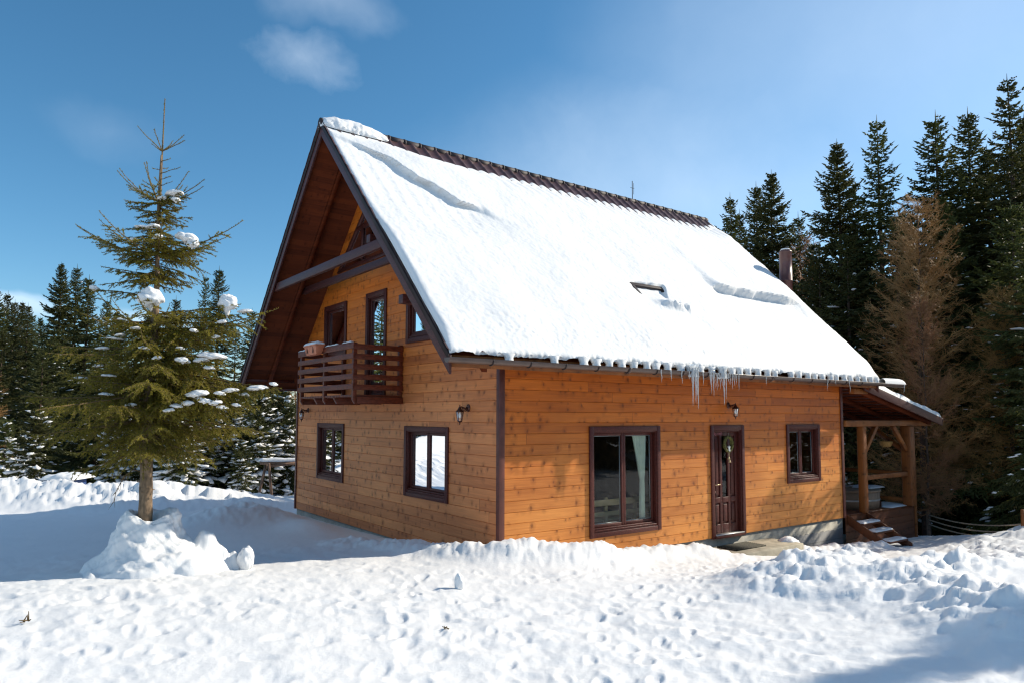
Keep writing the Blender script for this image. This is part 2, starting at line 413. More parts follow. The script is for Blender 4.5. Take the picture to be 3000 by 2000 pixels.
# interior
mb = MB()
mb.box(0.05, L - 0.05, 0.05, W - 0.05, 0.02, 0.06); mb.box(0.05, L - 0.05, 0.05, W - 0.05, 2.42, 2.50)
mb.box(0.3, L - 0.3, 3.9, 4.0, 0.07, 2.41); mb.box(4.1, 4.2, 0.3, 3.88, 0.07, 2.41); mb.box(6.6, 6.7, 0.3, 3.88, 0.07, 2.41)
mb.box(2.2, 2.3, 1.6, W - 1.6, 2.52, 4.6); mb.box(2.31, 2.36, 3.2, 5.0, 4.61, 6.2)
mb.build('inner_wall', M['room'], house)

def window(P, w, trim=0.10, sashes=2, depth=0.12, glass='glass', fixed=False, label=None, name='window', sill=True):
    u0, u1, z0, z1 = w
    mb = MB(); b = lambda *a: mb.box(a[0], a[1], a[2], a[3], a[4], a[5], P)
    b(u0, u0 + trim, -0.05, 0.030, z0, z1); b(u1 - trim, u1, -0.05, 0.030, z0, z1)
    b(u0 + trim, u1 - trim, -0.05, 0.027, z1 - trim, z1); b(u0 + trim, u1 - trim, -0.05, 0.027, z0, z0 + trim * 0.85)
    # inner stepped reveal
    a0, a1, c0, c1 = u0 + trim, u1 - trim, z0 + trim * 0.85, z1 - trim
    s = 0.020
    b(a0 - 0.004, a0 + s, -depth, 0.012, c0, c1); b(a1 - s, a1 + 0.004, -depth, 0.012, c0, c1)
    b(a0 + s, a1 - s, -depth, 0.011, c1 - s, c1 + 0.003); b(a0 + s, a1 - s, -depth, 0.011, c0 - 0.003, c0 + s)
    fr = mb.build(name, M['trim'], house, bevel=0.004)
    if label: fr['label'] = label
    if sill:
        mb = MB(); b(a0 + s + 0.002, a1 - s - 0.002, -depth + 0.012, 0.02, c0 + s + 0.001, c0 + s + 0.022); b(a0 + s + 0.002, a1 - s - 0.002, -depth + 0.012, -0.008, c0 + s + 0.023, c0 + s + 0.05)
        mb.build('sill', M['trim'], fr, bevel=0.004)
    a0 += s; a1 -= s; c0 += s + (0.05 if sill else 0); c1 -= s
    n = sashes; wd = (a1 - a0) / n; fw = 0.050
    for i in range(n):
        p0 = a0 + wd * i + (0.002 if i else 0); p1 = a0 + wd * (i + 1)
        mb = MB(); dd0, dd1 = -depth - 0.01, -depth + 0.036
        b(p0, p0 + fw, dd0, dd1, c0, c1); b(p1 - fw, p1, dd0, dd1, c0, c1)
        b(p0 + fw, p1 - fw, dd0, dd1 - 0.002, c1 - fw, c1); b(p0 + fw, p1 - fw, dd0, dd1 - 0.002, c0, c0 + fw)
        cs = mb.build('casement', M['trim'], fr, bevel=0.006)
        # pane sits inside the sash
        mb = MB(); q0, q1, e0, e1 = p0 + fw, p1 - fw, c0 + fw, c1 - fw; dp = -depth + 0.012
        mb.add([P(q0, dp, e0), P(q1, dp, e0), P(q1, dp, e1), P(q0, dp, e1)], quads=[(0, 1, 2, 3)])
        mb.build('pane', M[glass], fr, recalc=False)
        mb = MB(); g = 0.012
        b(q0, q0 + g, dp - 0.02, dp - 0.004, e0, e1); b(q1 - g, q1, dp - 0.02, dp - 0.004, e0, e1); b(q0 + g, q1 - g, dp - 0.02, dp - 0.004, e0, e0 + g); b(q0 + g, q1 - g, dp - 0.02, dp - 0.004, e1 - g, e1)
        mb.build('spacer', M['spacer'], fr)
    return fr
window(LONG, WIN_LONG[0], 0.088, 2, 0.09, label='large two pane window with a tied pale curtain inside')
window(LONG, WIN_LONG[2], 0.088, 2, 0.10, label='small two pane window right of the front door')
window(GABLE, WIN_GABLE[0], 0.085, 2, 0.085, 'glass_sky', label='two pane gable window near the corner reflecting bright snow')
window(GABLE, WIN_GABLE[1], 0.085, 2, 0.085, 'glass_sky', label='two pane gable window reflecting snowy trees')
window(GABLE, WIN_GABLE[2], 0.095, 1, 0.065, 'glass_sky', label='upper gable window above the flower box')
window(GABLE, WIN_GABLE[4], 0.095, 1, 0.065, 'glass_sky', label='upper gable window half hidden by the barge board')
window(GABLE, WIN_GABLE[3], 0.095, 1, 0.065, 'glass_sky', label='narrow glazed balcony door', name='balcony_door', sill=False)
# triangular attic window
def tri_window():
    apex, bl, br, zb = (YR, 7.02), 6.05, 2.19, 5.36
    def poly(shr, d0, d1, mb):
        c = np.array([[br, zb], [bl, zb], [apex[0], apex[1]]]); ctr = np.array([YR, 5.9])
        o = c; i = ctr + (c - ctr) * shr
        for a in range(3):
            e = (a + 1) % 3
            q = [o[a], o[e], i[e], i[a]]
            mb.hexa([GABLE(x, d0, z) for x, z in q] + [GABLE(x, d1, z) for x, z in q])
        return i
    mb = MB(); i = poly(0.86, 0.001, 0.045, mb); fr = mb.build('window', M['trim'], house); fr['label'] = 'triangular attic window under the ridge'
    mb = MB(); mb.add([GABLE(x, 0.018, z) for x, z in i], tris=[(0, 1, 2)]); mb.build('pane', M['glass_sky'], fr, recalc=False)
    mb = MB()
    for yy in (4.78, 3.46): mb.box(yy - 0.045, yy + 0.045, 0.02, 0.05, zb + 0.10, 6.22, GABLE)
    mb.box(3.2, 5.05, 0.021, 0.047, 6.10, 6.19, GABLE)
    mb.build('mullion', M['trim'], fr)
tri_window()

# ---- front door
def front_door():
    u0, u1, z0, z1 = WIN_LONG[1]; P = LONG
    mb = MB(); b = lambda *a: mb.box(a[0], a[1], a[2], a[3], a[4], a[5], P); t = 0.088
    b(u0, u0 + t, -0.05, 0.032, z0, z1); b(u1 - t, u1, -0.05, 0.032, z0, z1); b(u0 + t, u1 - t, -0.05, 0.028, z1 - t, z1); b(u0 + t, u1 - t, -0.05, 0.05, z0, z0 + 0.055)
    b(u0 + t - 0.003, u0 + t + 0.03, -0.12, 0.01, z0 + 0.056, z1 - t); b(u1 - t - 0.03, u1 - t + 0.003, -0.12, 0.01, z0 + 0.056, z1 - t); b(u0 + t + 0.03, u1 - t - 0.03, -0.12, 0.009, z1 - t - 0.03, z1 - t + 0.003)
    door = mb.build('door', M['trim'], house, bevel=0.004); door['label'] = 'dark brown panelled front door with a narrow glass strip'
    a0, a1, c0, c1 = u0 + t + 0.03, u1 - t - 0.03, z0 + 0.056, z1 - t - 0.03; wd = a1 - a0
    cut = [0, .10, .29, .385, .605, .70, .89, 1.0]; X = [a0 + wd * c for c in cut]
    mb = MB(); d0, d1 = -0.10, -0.055
    for i in (0, 2, 4, 6): b(X[i], X[i + 1], d0, d1, c0, c1)
    for i in (1, 3, 5):
        b(X[i], X[i + 1], d0, d1 - 0.001, c1 - 0.09, c1); b(X[i], X[i + 1], d0, d1 - 0.001, c0, c0 + 0.19); b(X[i], X[i + 1], d0, d1 + 0.006, 0.635, 0.735)
    lf = mb.build('leaf', M['trim'], door, bevel=0.006)
    mb = MB()
    for i in (1, 5):
        b(X[i], X[i + 1], -0.095, -0.078, 0.736, c1 - 0.091); b(X[i] + 0.03, X[i + 1] - 0.03, -0.0779, -0.062, 0.78, c1 - 0.14)
    for i in (1, 3, 5):
        b(X[i], X[i + 1], -0.095, -0.078, c0 + 0.191, 0.634); b(X[i] + 0.03, X[i + 1] - 0.03, -0.0779, -0.060, c0 + 0.23, 0.595)
    mb.build('panel', M['trim'], door, bevel=0.006)
    mb = MB(); mb.add([P(X[3], -0.08, 0.736), P(X[4], -0.08, 0.736), P(X[4], -0.08, c1 - 0.091), P(X[3], -0.08, c1 - 0.091)], quads=[(0, 1, 2, 3)]); mb.build('pane', M['glass'], door, recalc=False)
    mb = MB(); mb.box(u0 + t + 0.002, u1 - t - 0.002, -0.07, 0.055, z0 + 0.0551, z0 + 0.068, P); mb.build('threshold', M['spacer'], door)
    mb = MB(); hx = a0 + 0.035
    mb.tube([P(hx, -0.055, 0.98), P(hx, 0.0, 0.98)], 0.011, 8); mb.tube([P(hx - 0.01, 0.0, 0.98), P(hx + 0.13, 0.004, 0.985)], 0.012, 8); mb.build('handle', M['brass'], door)
    mb = MB(); mb.box(hx - 0.025, hx + 0.025, -0.056, -0.048, 0.66, 0.92, P); mb.tube([P(hx, -0.05, 0.86), P(hx, -0.02, 0.86), P(hx + 0.01, -0.012, 0.80), P(hx, -0.012, 0.74)], 0.010, 6); mb.build('lock', M['bronze'], door)
    mb = MB(); mb.tube([P(hx + 0.02, -0.045, 0.60), P(hx + 0.03, -0.03, 0.56), P(hx + 0.02, -0.03, 0.35), P(hx + 0.03, -0.025, 0.22), P(hx + 0.06, -0.02, 0.24)], 0.009, 6); mb.build('bolt', M['dark'], door)
    # chalked marks on the top rail
    cu = bpy.data.curves.new('chalk_mark', 'FONT'); cu.body = '9o\u00b7+M9'; cu.size = 0.085; cu.extrude = 0.001
    o = bpy.data.objects.new('chalk_mark', cu); COL.objects.link(o)
    dg = bpy.context.evaluated_depsgraph_get(); me = bpy.data.meshes.new_from_object(o.evaluated_get(dg)); bpy.data.objects.remove(o)
    co = np.empty(len(me.vertices) * 3); me.vertices.foreach_get('co', co); co = co.reshape(-1, 3)
    new = np.stack([a0 + 0.06 + co[:, 0], 0.052 - co[:, 2], c1 - 0.075 + co[:, 1]], 1); me.vertices.foreach_set('co', new.ravel()); me.materials.clear(); me.materials.append(M['chalk'])
    o = bpy.data.objects.new('chalk_mark', me); COL.objects.link(o); o.parent = door
front_door()

# ---- roof
def roof():
    x0, x1 = -OV - 0.03, L + OV2
    TP = 0.28
    xs = np.arange(x0, x1 + 1e-6, TP / 12); ss = np.concatenate([np.arange(0, SMAX - 0.02, 0.05), [SMAX - 0.01]])
    X, S = np.meshgrid(xs, ss)
    ph = (X / TP) % 1.0
    rib = 0.030 * np.exp(-((ph - 0.5) / 0.15) ** 2) - 0.006 * np.cos(2 * np.pi * ph)
    saw = 0.016 * (1 - ((SMAX - S) / 0.35) % 1.0)
    t = rib + saw
    V = np.stack([X, -EA + S * CT - ST * t, ZE + S * ST + CT * t], -1)
    mb = MB(); mb.grid(V)
    # far slope, same sheet
    cl, sl_ = math.cos(math.atan(SLL)), math.sin(math.atan(SLL)); smx = (W + EA - YR) / cl
    S2 = S / SMAX * smx
    V2 = np.stack([X, W + EA - S2 * cl + sl_ * t, ZEL + S2 * sl_ + cl * t], -1)
    mb.grid(V2[:, ::-1])
    rf = mb.build('roof', M['tile'], house, recalc=False, smooth=True)
    # ridge caps
    mb = MB(); pit = 0.36; x = x0
    while x < x1 - 0.05:
        e = min(x + pit + 0.03, x1 + 0.02)
        mb.tube([(x, YR, ZR - 0.035), (e, YR, ZR - 0.03)], [0.088, 0.082], 12); mb.tube([(x - 0.004, YR, ZR - 0.035), (x + 0.03, YR, ZR - 0.035)], 0.096, 12); x += pit
    mb.build('ridge_cap', M['ridge_metal'], rf, smooth=False)
    # soffit sheets (0.19 below the tiles) and purlins
    def slab(mb, x0, x1, ya, yb, off0, off1):
        za, zb = float(roof_z(ya)), float(roof_z(yb))
        c = [(x0, ya, za - off0), (x1, ya, za - off0), (x1, yb, zb - off0), (x0, yb, zb - off0), (x0, ya, za - off1), (x1, ya, za - off1), (x1, yb, zb - off1), (x0, yb, zb - off1)]
        mb.hexa(c)
    mb = MB(); slab(mb, -OV + 0.045, L + OV2 - 0.045, -EA + 0.03, YR - 0.001, 0.19, 0.16); slab(mb, -OV + 0.045, L + OV2 - 0.045, YR + 0.001, W + EA - 0.03, 0.19, 0.16)
    mb.build('soffit', M['soffit'], rf)
    for xx in (-0.62, L + 0.3):
        for ya, yb in ((-EA + 0.06, YR - 0.04), (YR + 0.04, W + EA - 0.06)):
            mb = MB(); slab(mb, xx - 0.045, xx + 0.045, ya, yb, 0.30, 0.191); mb.build('rafter', M['soffit'], rf)
    for xx in (-OV, L + OV2 - 0.04):
        for ya, yb in ((-EA - 0.01, YR - 0.0005), (YR + 0.0005, W + EA + 0.01)):
            mb = MB(); slab(mb, xx, xx + 0.04, ya, yb, 0.285, 0.022); bb = mb.build('barge_board', M['barge'], rf, bevel=0.004)
            mb = MB(); slab(mb, xx - 0.022, xx - 0.002 if xx < 0 else xx + 0.06, ya, yb, 0.09, -0.012); mb.build('verge_strip', M['ridge_metal'], bb)
    mb = MB()
    mb.box(-OV + 0.05, L + OV2 - 0.05, -EA + 0.02, -EA + 0.05, ZE - 0.19, ZE - 0.03)
    mb.build('fascia', M['porch'], rf)
    mb = MB(); mb.box(-OV + 0.05, L + OV2 - 0.05, W + EA - 0.05, W + EA - 0.02, ZEL - 0.19, ZEL - 0.03); mb.box(-OV + 0.045, -0.01, W + 0.28, W + 0.31, 3.05, 3.14)
    mb.build('fascia', M['barge'], rf)
    for y in (1.05, 1.95):
        pass
    # skylight frame sunk in the snow
    def on(x, s, t): return (x, -EA + s * CT - ST * t, ZE + s * ST + CT * t)
    sk = MB()
    for xa, xb, sa, sb in ((3.80, 4.75, 2.20, 2.29), (3.80, 3.88, 1.30, 2.199), (4.67, 4.75, 1.30, 2.199), (3.80, 4.75, 1.22, 1.299)):
        sk.hexa([on(xa, sa, 0.0), on(xb, sa, 0.0), on(xb, sb, 0.0), on(xa, sb, 0.0), on(xa, sa, 0.15), on(xb, sa, 0.15), on(xb, sb, 0.15), on(xa, sb, 0.15)])
    s = sk.build('skylight', M['ridge_metal'], rf, bevel=0.006)
    mb = MB(); mb.add([on(3.88, 1.3, 0.09), on(4.67, 1.3, 0.09), on(4.67, 2.2, 0.09), on(3.88, 2.2, 0.09)], quads=[(0, 1, 2, 3)]); mb.build('pane', M['glass'], s, recalc=False)
    # antenna
    mb = MB(); ax = 7.35; mb.tube([(ax, YR + 0.03, ZR), (ax, YR + 0.03, ZR + 0.55)], 0.010, 6); mb.tube([(ax - 0.07, YR + 0.03, ZR + 0.36), (ax + 0.07, YR + 0.03, ZR + 0.36)], 0.006, 5); mb.tube([(ax + 0.05, YR + 0.03, ZR + 0.2), (ax + 0.05, YR + 0.03, ZR + 0.5)], 0.005, 5)
    mb.build('antenna', M['dark'], rf)
    return rf
ROOF = roof()

# ---- gutter with brackets
mb = MB(); n = 10
gx0, gx1, gy, gz, gr = -1.33, 11.30, -0.635, 3.035, 0.068
aa = np.linspace(np.pi, 2 * np.pi, n)
for r_, flip in ((gr, False), (gr - 0.006, True)):
    V = np.stack([np.stack([np.full(n, x), gy + r_ * np.cos(aa), gz + r_ * np.sin(aa)], -1) for x in (gx0, gx1)])
    mb.grid(V)
for sgn in (-1, 1): mb.tube([(gx0, gy + sgn * gr, gz), (gx1, gy + sgn * gr, gz)], 0.008, 6)
for x in (gx0, gx1 - 0.004): mb.add([(x, gy + gr * math.cos(a), gz + gr * math.sin(a)) for a in aa], polys=[list(range(n))])
g = mb.build('gutter', M['gutter'], house, recalc=False)
for x in np.arange(-0.62, 9.9, 0.66):
    mb = MB(); a2 = np.linspace(np.pi * 0.98, 2.02 * np.pi, 9)
    mb.tube([(x, gy + 0.076 * math.cos(a), gz + 0.076 * math.sin(a)) for a in a2], 0.009, 5); mb.tube([(x, gy + 0.07, gz + 0.01), (x, -EA + 0.04, gz + 0.03)], 0.008, 5); mb.build('bracket', M['ridge_metal'], g)
for x in (2.05, 5.95):
    mb = MB(); a2 = np.linspace(np.pi, 2 * np.pi, 11); mb.tube([(x, gy + 0.072 * math.cos(a), gz + 0.072 * math.sin(a)) for a in a2], 0.022, 6); mb.build('joint', M['gutter'], g)

# ---- collar beams
for xa, z0, z1, y0, y1 in ((-1.15, 4.945, 5.105, 1.50, 6.80), (-0.50, 4.95, 5.09, 1.50, 6.80)):
    mb = MB(); mb.box(xa - 0.04, xa + 0.04, y0, y1, z0, z1); mb.build('collar_beam', M['barge'], house, bevel=0.006)
mb = MB(); mb.box(-1.10, -0.001, 1.02, 1.16, 3.98, 4.12); mb.build('purlin', M['barge'], house, bevel=0.005)
mb = MB(); mb.box(-1.10, -0.001, 2.20, 2.34, 5.16, 5.30); mb.build('purlin', M['barge'], house, bevel=0.005)

# ---- flue
mb = MB(); cx, cy = 10.50, 1.78
mb.lathe([(0.001, 1.0), (0.155, 1.0), (0.155, 5.75), (0.157, 5.75), (0.157, 5.765), (0.155, 5.765), (0.155, 6.50), (0.162, 6.505), (0.158, 6.53), (0.12, 6.56), (0.001, 6.57)], (cx, cy, 0), 28)
fl = mb.build('flue_pipe', M['flue'], house, smooth=False)
for z in (2.0, 4.2):
    mb = MB(); mb.box(L + 0.03, cx - 0.154, cy - 0.03, cy + 0.03, z, z + 0.05); mb.build('bracket', M['ridge_metal'], fl)
mb = MB(); mb.lathe([(0.001, 6.571), (0.13, 6.565), (0.10, 6.60), (0.001, 6.615)], (cx, cy, 0), 20); mb.build('snow_cap', M['snow'], fl, smooth=True)

# ---- balcony
def balcony():
    y0, y1, xf, zt = 2.985, 5.644, -1.014, 3.55
    mb = MB()
    ny = 18; wd = (y1 - y0 - 0.1) / ny
    for i in range(ny): mb.box(xf + 0.04, -0.005, y0 + 0.05 + wd * i + 0.004, y0 + 0.05 + wd * (i + 1) - 0.004, 2.595, 2.632)
    bal = mb.build('balcony', M['balcony'], house, bevel=0.003)
    mb = MB(); mb.box(xf + 0.10, -0.005, y0 + 0.002, y0 + 0.045, 2.475, 2.592); mb.build('side_beam', M['balcony'], bal, bevel=0.003)
    mb = MB(); mb.box(xf + 0.10, -0.005, y1 - 0.045, y1 - 0.002, 2.475, 2.592); mb.build('side_beam', M['balcony'], bal, bevel=0.003)
    for y in (y0 + 0.9, y0 + 1.85):
        mb = MB(); mb.hexa([(xf + 0.10, y - 0.035, 2.475), (-0.005, y - 0.035, 2.475), (-0.005, y + 0.035, 2.475), (xf + 0.10, y + 0.035, 2.475), (xf + 0.03, y - 0.035, 2.592), (-0.005, y - 0.035, 2.592), (-0.005, y + 0.035, 2.592), (xf + 0.03, y + 0.035, 2.592)]); mb.build('joist', M['balcony'], bal, bevel=0.003)
    zr = [3.44, 3.265, 3.085, 2.905, 2.725]
    for z in zr:
        mb = MB(); mb.box(xf, xf + 0.028, y0 - 0.02, y1 + 0.02, z, z + (0.11 if z > 3.4 else 0.095)); mb.build('rail', M['balcony'], bal, bevel=0.004)
        for y in (y0, y1):
            mb = MB(); s = -1 if y == y0 else 1; a, b = sorted((y - s * 0.002, y - s * 0.028)); mb.box(xf + 0.03, -0.01, a, b, z - 0.01, z + 0.085); mb.build('rail', M['balcony'], bal, bevel=0.004)
    for y in (y0 + 0.03, (y0 + y1) / 2 + 0.02, y1 - 0.10):
        mb = MB(); mb.hexa([(xf + 0.075, y, 2.475), (xf + 0.10, y, 2.475), (xf + 0.10, y + 0.07, 2.475), (xf + 0.075, y + 0.07, 2.475), (xf + 0.03, y, 2.54), (xf + 0.10, y, 2.54), (xf + 0.10, y + 0.07, 2.54), (xf + 0.03, y + 0.07, 2.54)])
        mb.box(xf + 0.03, xf + 0.10, y, y + 0.07, 2.5401, zt); mb.build('post', M['balcony'], bal, bevel=0.003)
    for y in (y0 + 0.03, y1 - 0.10):
        mb = MB(); mb.box(-0.08, -0.01, y, y + 0.07, 2.64, zt); mb.build('post', M['balcony'], bal, bevel=0.003)
    # thin snow on the top rail
    return bal
balcony()
# ------------------------------------------------------------------ snow on the roof
def on_roof(x, s, t):
    return np.stack([x, -EA + s * CT - ST * t, ZE + s * ST + CT * t], -1)
def roof_snow():
    x0, x1 = -OV + 0.0, L + OV2 + 0.06
    xs = np.concatenate([np.arange(x0, x1, 0.022), [x1]])
    ss = np.concatenate([np.arange(-0.02, 0.5, 0.015), np.arange(0.5, SMAX - 0.02, 0.024)])
    X, S = np.meshgrid(xs, ss)
    sc = np.interp(X + 0.06 * perlin(X * 2.5, S * 2.5), [-1.24, -1.0, -0.75, -0.25, -0.12, 0.05, 0.35, 0.55, 0.66, 0.95, 1.25, 1.9, 2.6], [6.05, 5.86, 5.72, 5.45, 5.15, 4.86, 4.71, 4.42, 4.24, 4.17, 4.02, 3.1, 1.6])
    w = np.interp(X, [-1.24, -0.9, -0.4, 1.0, 1.4, 2.6], [0.30, 0.12, 0.025, 0.03, 0.7, 1.5])
    A = np.clip((S - sc) / w + 0.5, 0, 1); A = A * A * (3 - 2 * A)
    A0 = A.copy(); A = np.maximum(A * sstep(2.6, 3.8, S), sstep(0.85 - 1.6 * sstep(4.0, 2.6, S), 1.9 + 0.6 * sstep(4.0, 2.6, S), X - 0.2 * (S - 4.0)))
    B = sstep(3.9, 2.4, S + 0.35 * perlin(X * 0.9, S * 0.5)) * (0.78 + 0.12 * perlin(X * 0.8, S * 0.5))
    A = A * np.interp(X, [-1.24, -0.9, -0.2, 0.4], [0.15, 0.45, 0.95, 1.0])
    t = 0.060 + 0.125 * np.maximum(A, B)
    # tile dimples showing through the thin part
    thin = 1 - np.maximum(A, B)
    ph = (X / 0.28) % 1.0; st = ((SMAX - S) / 0.35) % 1.0
    t += thin * (0.005 * np.exp(-((ph - 0.5) / 0.2) ** 2) - 0.012 * np.exp(-((st - 0.9) / 0.07) ** 2) * np.exp(-((ph - 0.1 - 0.3 * perlin(np.floor((SMAX - S) / 0.35) * 3.7, np.floor(X / 0.28) * 2.3)) / 0.22) ** 2))
    t += (0.008 + 0.024 * np.maximum(A, B)) * fbm(X * 0.45, S * 0.4, 2) + (0.004 + 0.008 * np.maximum(A, B)) * fbm(X * 1.6 + 4, S * 1.6, 3)
    # pull-lines below the skylight height and rough granular snow near the eave
    t += sstep(1.5, 0.1, S) * 0.008 * billow(X * 9, S * 9, 3) + 0.004 * fbm(X * 14, S * 14, 2)
    # second crack beside the flue
    s2 = 2.55 + 0.05 * perlin(X * 1.7, X * 0) - 0.10 * sstep(8.0, 9.6, X); D = sstep(6.5, 6.85, X) * sstep(10.0, 9.4, X)
    up = np.clip((S - s2) / 0.03 + 0.5, 0, 1)
    t += D * (up * 0.13 * np.exp(-np.maximum(S - s2, 0) / 0.55) - (1 - up) * 0.09 * np.exp(-np.maximum(s2 - S, 0) / 0.7))
    # hole over the skylight with a fallen lump below it
    xr = np.interp(S, [1.5, 1.7, 1.9, 2.2, 2.3], [4.35, 4.50, 4.55, 4.72, 4.74])
    hole = sstep(3.66, 3.98, X + 0.02 * perlin(S * 8, X * 3)) * np.clip((xr - X) / 0.03 + 0.5, 0, 1) * np.clip((2.30 - S + 0.02 * perlin(X * 6, S)) / 0.02, 0, 1) * sstep(1.72, 2.12, S)
    t = t * (1 - hole) + (0.098 + 0.012 * perlin(X * 5, S * 7)) * hole
    lump = np.exp(-((X - 4.52) / 0.42) ** 4 - ((S - 1.55 + 0.12 * (X - 4.5)) / 0.11) ** 2)
    t += lump * (0.10 + 0.07 * billow(X * 5, S * 5, 3))
    # upper edge where the tiles come bare, pillows between the ribs
    pil = 0.5 + 0.5 * np.cos(2 * np.pi * ph)
    stp = np.interp(X, [-1.3, -1.15, -0.1, 0.7, 1.84, 9.5, 9.9, 10.4], [6.60, 6.46, 6.38, 6.20, 6.12, 6.03, 6.15, 6.50]) + 0.03 * perlin(X * 1.2, X * 0 + 3)
    strength = sstep(1.2, 3.0, X) * sstep(10.2, 9.8, X)
    stp = stp + 0.05 * pil * strength
    q = np.clip((stp - S) / np.interp(X, [-1.2, 0.5, 2.0], [0.55, 0.7, 0.95]), 0, 1)
    row = sstep(0.24, 0.0, stp - S) * strength
    t = t * (0.16 * np.sqrt(np.clip(q * 12, 0, 1)) + 0.84 * q * q * (3 - 2 * q)) + 0.022 * row * pil
    t = np.where(S > stp, np.minimum(0.03 - (S - stp) * 1.2, 0.02) - 0.03, t)
    notch = np.exp(-((S - (stp - 0.24)) / 0.025) ** 2) * strength
    t -= notch * 0.018 * (0.4 + pil)
    # rounded ends
    def rnd(d, r): return np.sqrt(np.clip(1 - (1 - np.clip(d / r, 0, 1)) ** 2, 0, 1))
    eave = S + 0.02 + 0.055 * perlin(X * 2.5, X * 0 + 1) + 0.02 * perlin(X * 14, X * 0 + 8)
    t = t * (0.42 + 0.58 * sstep(0, 0.5, S)) * rnd(eave, 0.09) * (0.35 + 0.65 * rnd(X - x0, 0.10)) * rnd(x1 - X + 0.02 * perlin(S * 4, S * 0), 0.30)
    t = np.where(eave < 0, -0.0, t)
    sh = np.where(eave < 0, -eave, 0)                     # pull the ragged lip back
    sh = sh - 0.10 * sstep(0.35, 1.0, A0) * np.exp(-(np.maximum(S - sc, 0) / 0.12) ** 2) * sstep(-1.0, -0.4, X) * sstep(1.3, 0.8, X) * (S > 0.6)
    V = on_roof(X, S + sh, t)
    mb = MB(); mb.grid(V)
    V2 = np.stack([on_roof(xs, np.full_like(xs, 0.06), np.full_like(xs, -0.01)), V[0]]); mb.grid(V2)
    # frozen columns that reach down into the gutter between the tile ends
    r2 = np.random.default_rng(3)
    for k_ in range(-3, 37):
        xk = k_ * 0.28
        if xk < 1.0 and r2.random() < 0.65: continue
        if xk > 10.2 or (xk > 1.0 and r2.random() < 0.07): continue
        a = np.linspace(0, 2 * np.pi, 14, endpoint=False); zz = np.linspace(0, 1, 9)
        rx = (0.070 + 0.034 * r2.random()) * (1 + 0.25 * np.cos(zz * np.pi * 2)) ; ry = 0.055
        Zc = 2.985 + (0.16 + 0.03 * r2.random()) * zz; yc = -0.612 + 0.02 * zz
        nx = 1 + 0.16 * perlin(np.outer(zz * 3, np.ones(14)) + k_ * 3.3, np.outer(np.ones(9), a) * 1.3)
        VV = np.stack([xk + rx[:, None] * np.cos(a) * nx + 0.03 * r2.normal(), yc[:, None] + ry * np.sin(a) * nx, np.repeat(Zc[:, None], 14, 1)], -1)
        VV = np.concatenate([VV, VV[:, :1]], 1)
        mb.grid(VV)
    # snow lying in the gutter outlet past the verge
    xx = np.linspace(10.30, 11.28, 30); aa = np.linspace(0, np.pi, 10); hh = 0.13 * np.sqrt(np.clip(1 - ((xx - 10.75) / 0.56) ** 6, 0.02, 1))
    mb.grid(np.stack([np.repeat(xx[:, None], 10, 1), -0.635 + 0.075 * np.cos(aa)[None] + 0 * xx[:, None], 3.03 + hh[:, None] * np.sin(aa)[None] ** 0.6], -1))
    o = mb.build('roof_snow', M['snow_roof'], None, smooth=True, recalc=False)
    tag(o, 'thick white snow blanket with a crescent crack lying on the house roof', 'snow')
    # cap on the front end of the ridge
    mb = MB(); xx = np.linspace(-1.28, 0.22, 60); aa = np.linspace(-0.35, np.pi + 0.35, 22)
    X2, A2 = np.meshgrid(xx, aa, indexing='ij')
    prof = np.interp(xx, [-1.28, -1.22, -1.0, -0.5, -0.1, 0.12, 0.22], [0.03, 0.6, 0.95, 1.0, 0.72, 0.35, 0.02])[:, None]
    nn = 1 + 0.12 * fbm(X2 * 5, A2 * 2, 3) + 0.10 * billow(X2 * 8, A2 * 3, 2) * (np.abs(np.cos(A2)) > 0.6)
    yy = YR - 0.26 * prof ** 0.5 * np.cos(A2) * nn; zz = ZR - 0.03 + (0.19 * prof * np.maximum(np.sin(A2), -0.6) * nn) - 0.10 * np.abs(np.cos(A2))
    mb.grid(np.stack([X2, yy, zz], -1))
    o = mb.build('ridge_snow', M['snow_roof'], None, smooth=True)
    tag(o, 'rounded snow pillow left on the front end of the roof ridge', 'snow')
roof_snow()

# ------------------------------------------------------------------ icicles
def icicle_mesh(seed, ln, r):
    g = np.random.default_rng(seed); n = 16
    z = np.linspace(0.10 if ln > 0.3 else 0.04, -ln, n); tt = np.linspace(0, 1, n)
    rad = r * (1 - tt) ** 0.8 * (1 + 0.22 * np.sin(tt * 34 + g.random() * 6)) + 0.0012
    x = np.cumsum(g.normal(0, 0.0022, n)) * 1; y = np.cumsum(g.normal(0, 0.002, n))
    mb = MB(); mb.tube(np.stack([x, y, z], 1), rad, 7); return mb
ICE = [(3.56, .55), (3.62, .5), (3.69, .6), (3.59, .34), (3.535, .27), (3.655, .38), (2.76, .17), (2.99, .14), (3.28, .18), (3.47, .1), (3.83, .19), (4.01, .17), (4.04, .21), (4.07, .33), (4.12, .38), (4.16, .23), (4.2, .27), (4.25, .21), (4.29, .24), (4.34, .19), (4.4, .52), (4.48, .41), (4.54, .15), (4.59, .16), (4.65, .24), (4.7, .18), (4.75, .15), (4.84, .26), (5.7, .14), (7.86, .19), (8.15, .06), (8.71, .2), (11.18, .15)]
ICE_LAB = {0: 'long icicle at the left side of the big icicle bundle', 1: 'long thin icicle in the middle of the big icicle bundle', 2: 'longest icicle of all, ending the big bundle on its right side', 20: 'long icicle hanging just left of the lamp above the front door', 21: 'medium icicle hanging closest to the lamp above the front door',
           6: 'small lone icicle on the gutter left of all the others', 28: 'small icicle on the gutter just right of the door lamp', 29: 'thin icicle on the gutter above the small window', 30: 'tiny icicle stub between the small window and the house corner', 31: 'thin icicle on the gutter near the right house corner', 32: 'short icicle under the snowy far end of the gutter'}
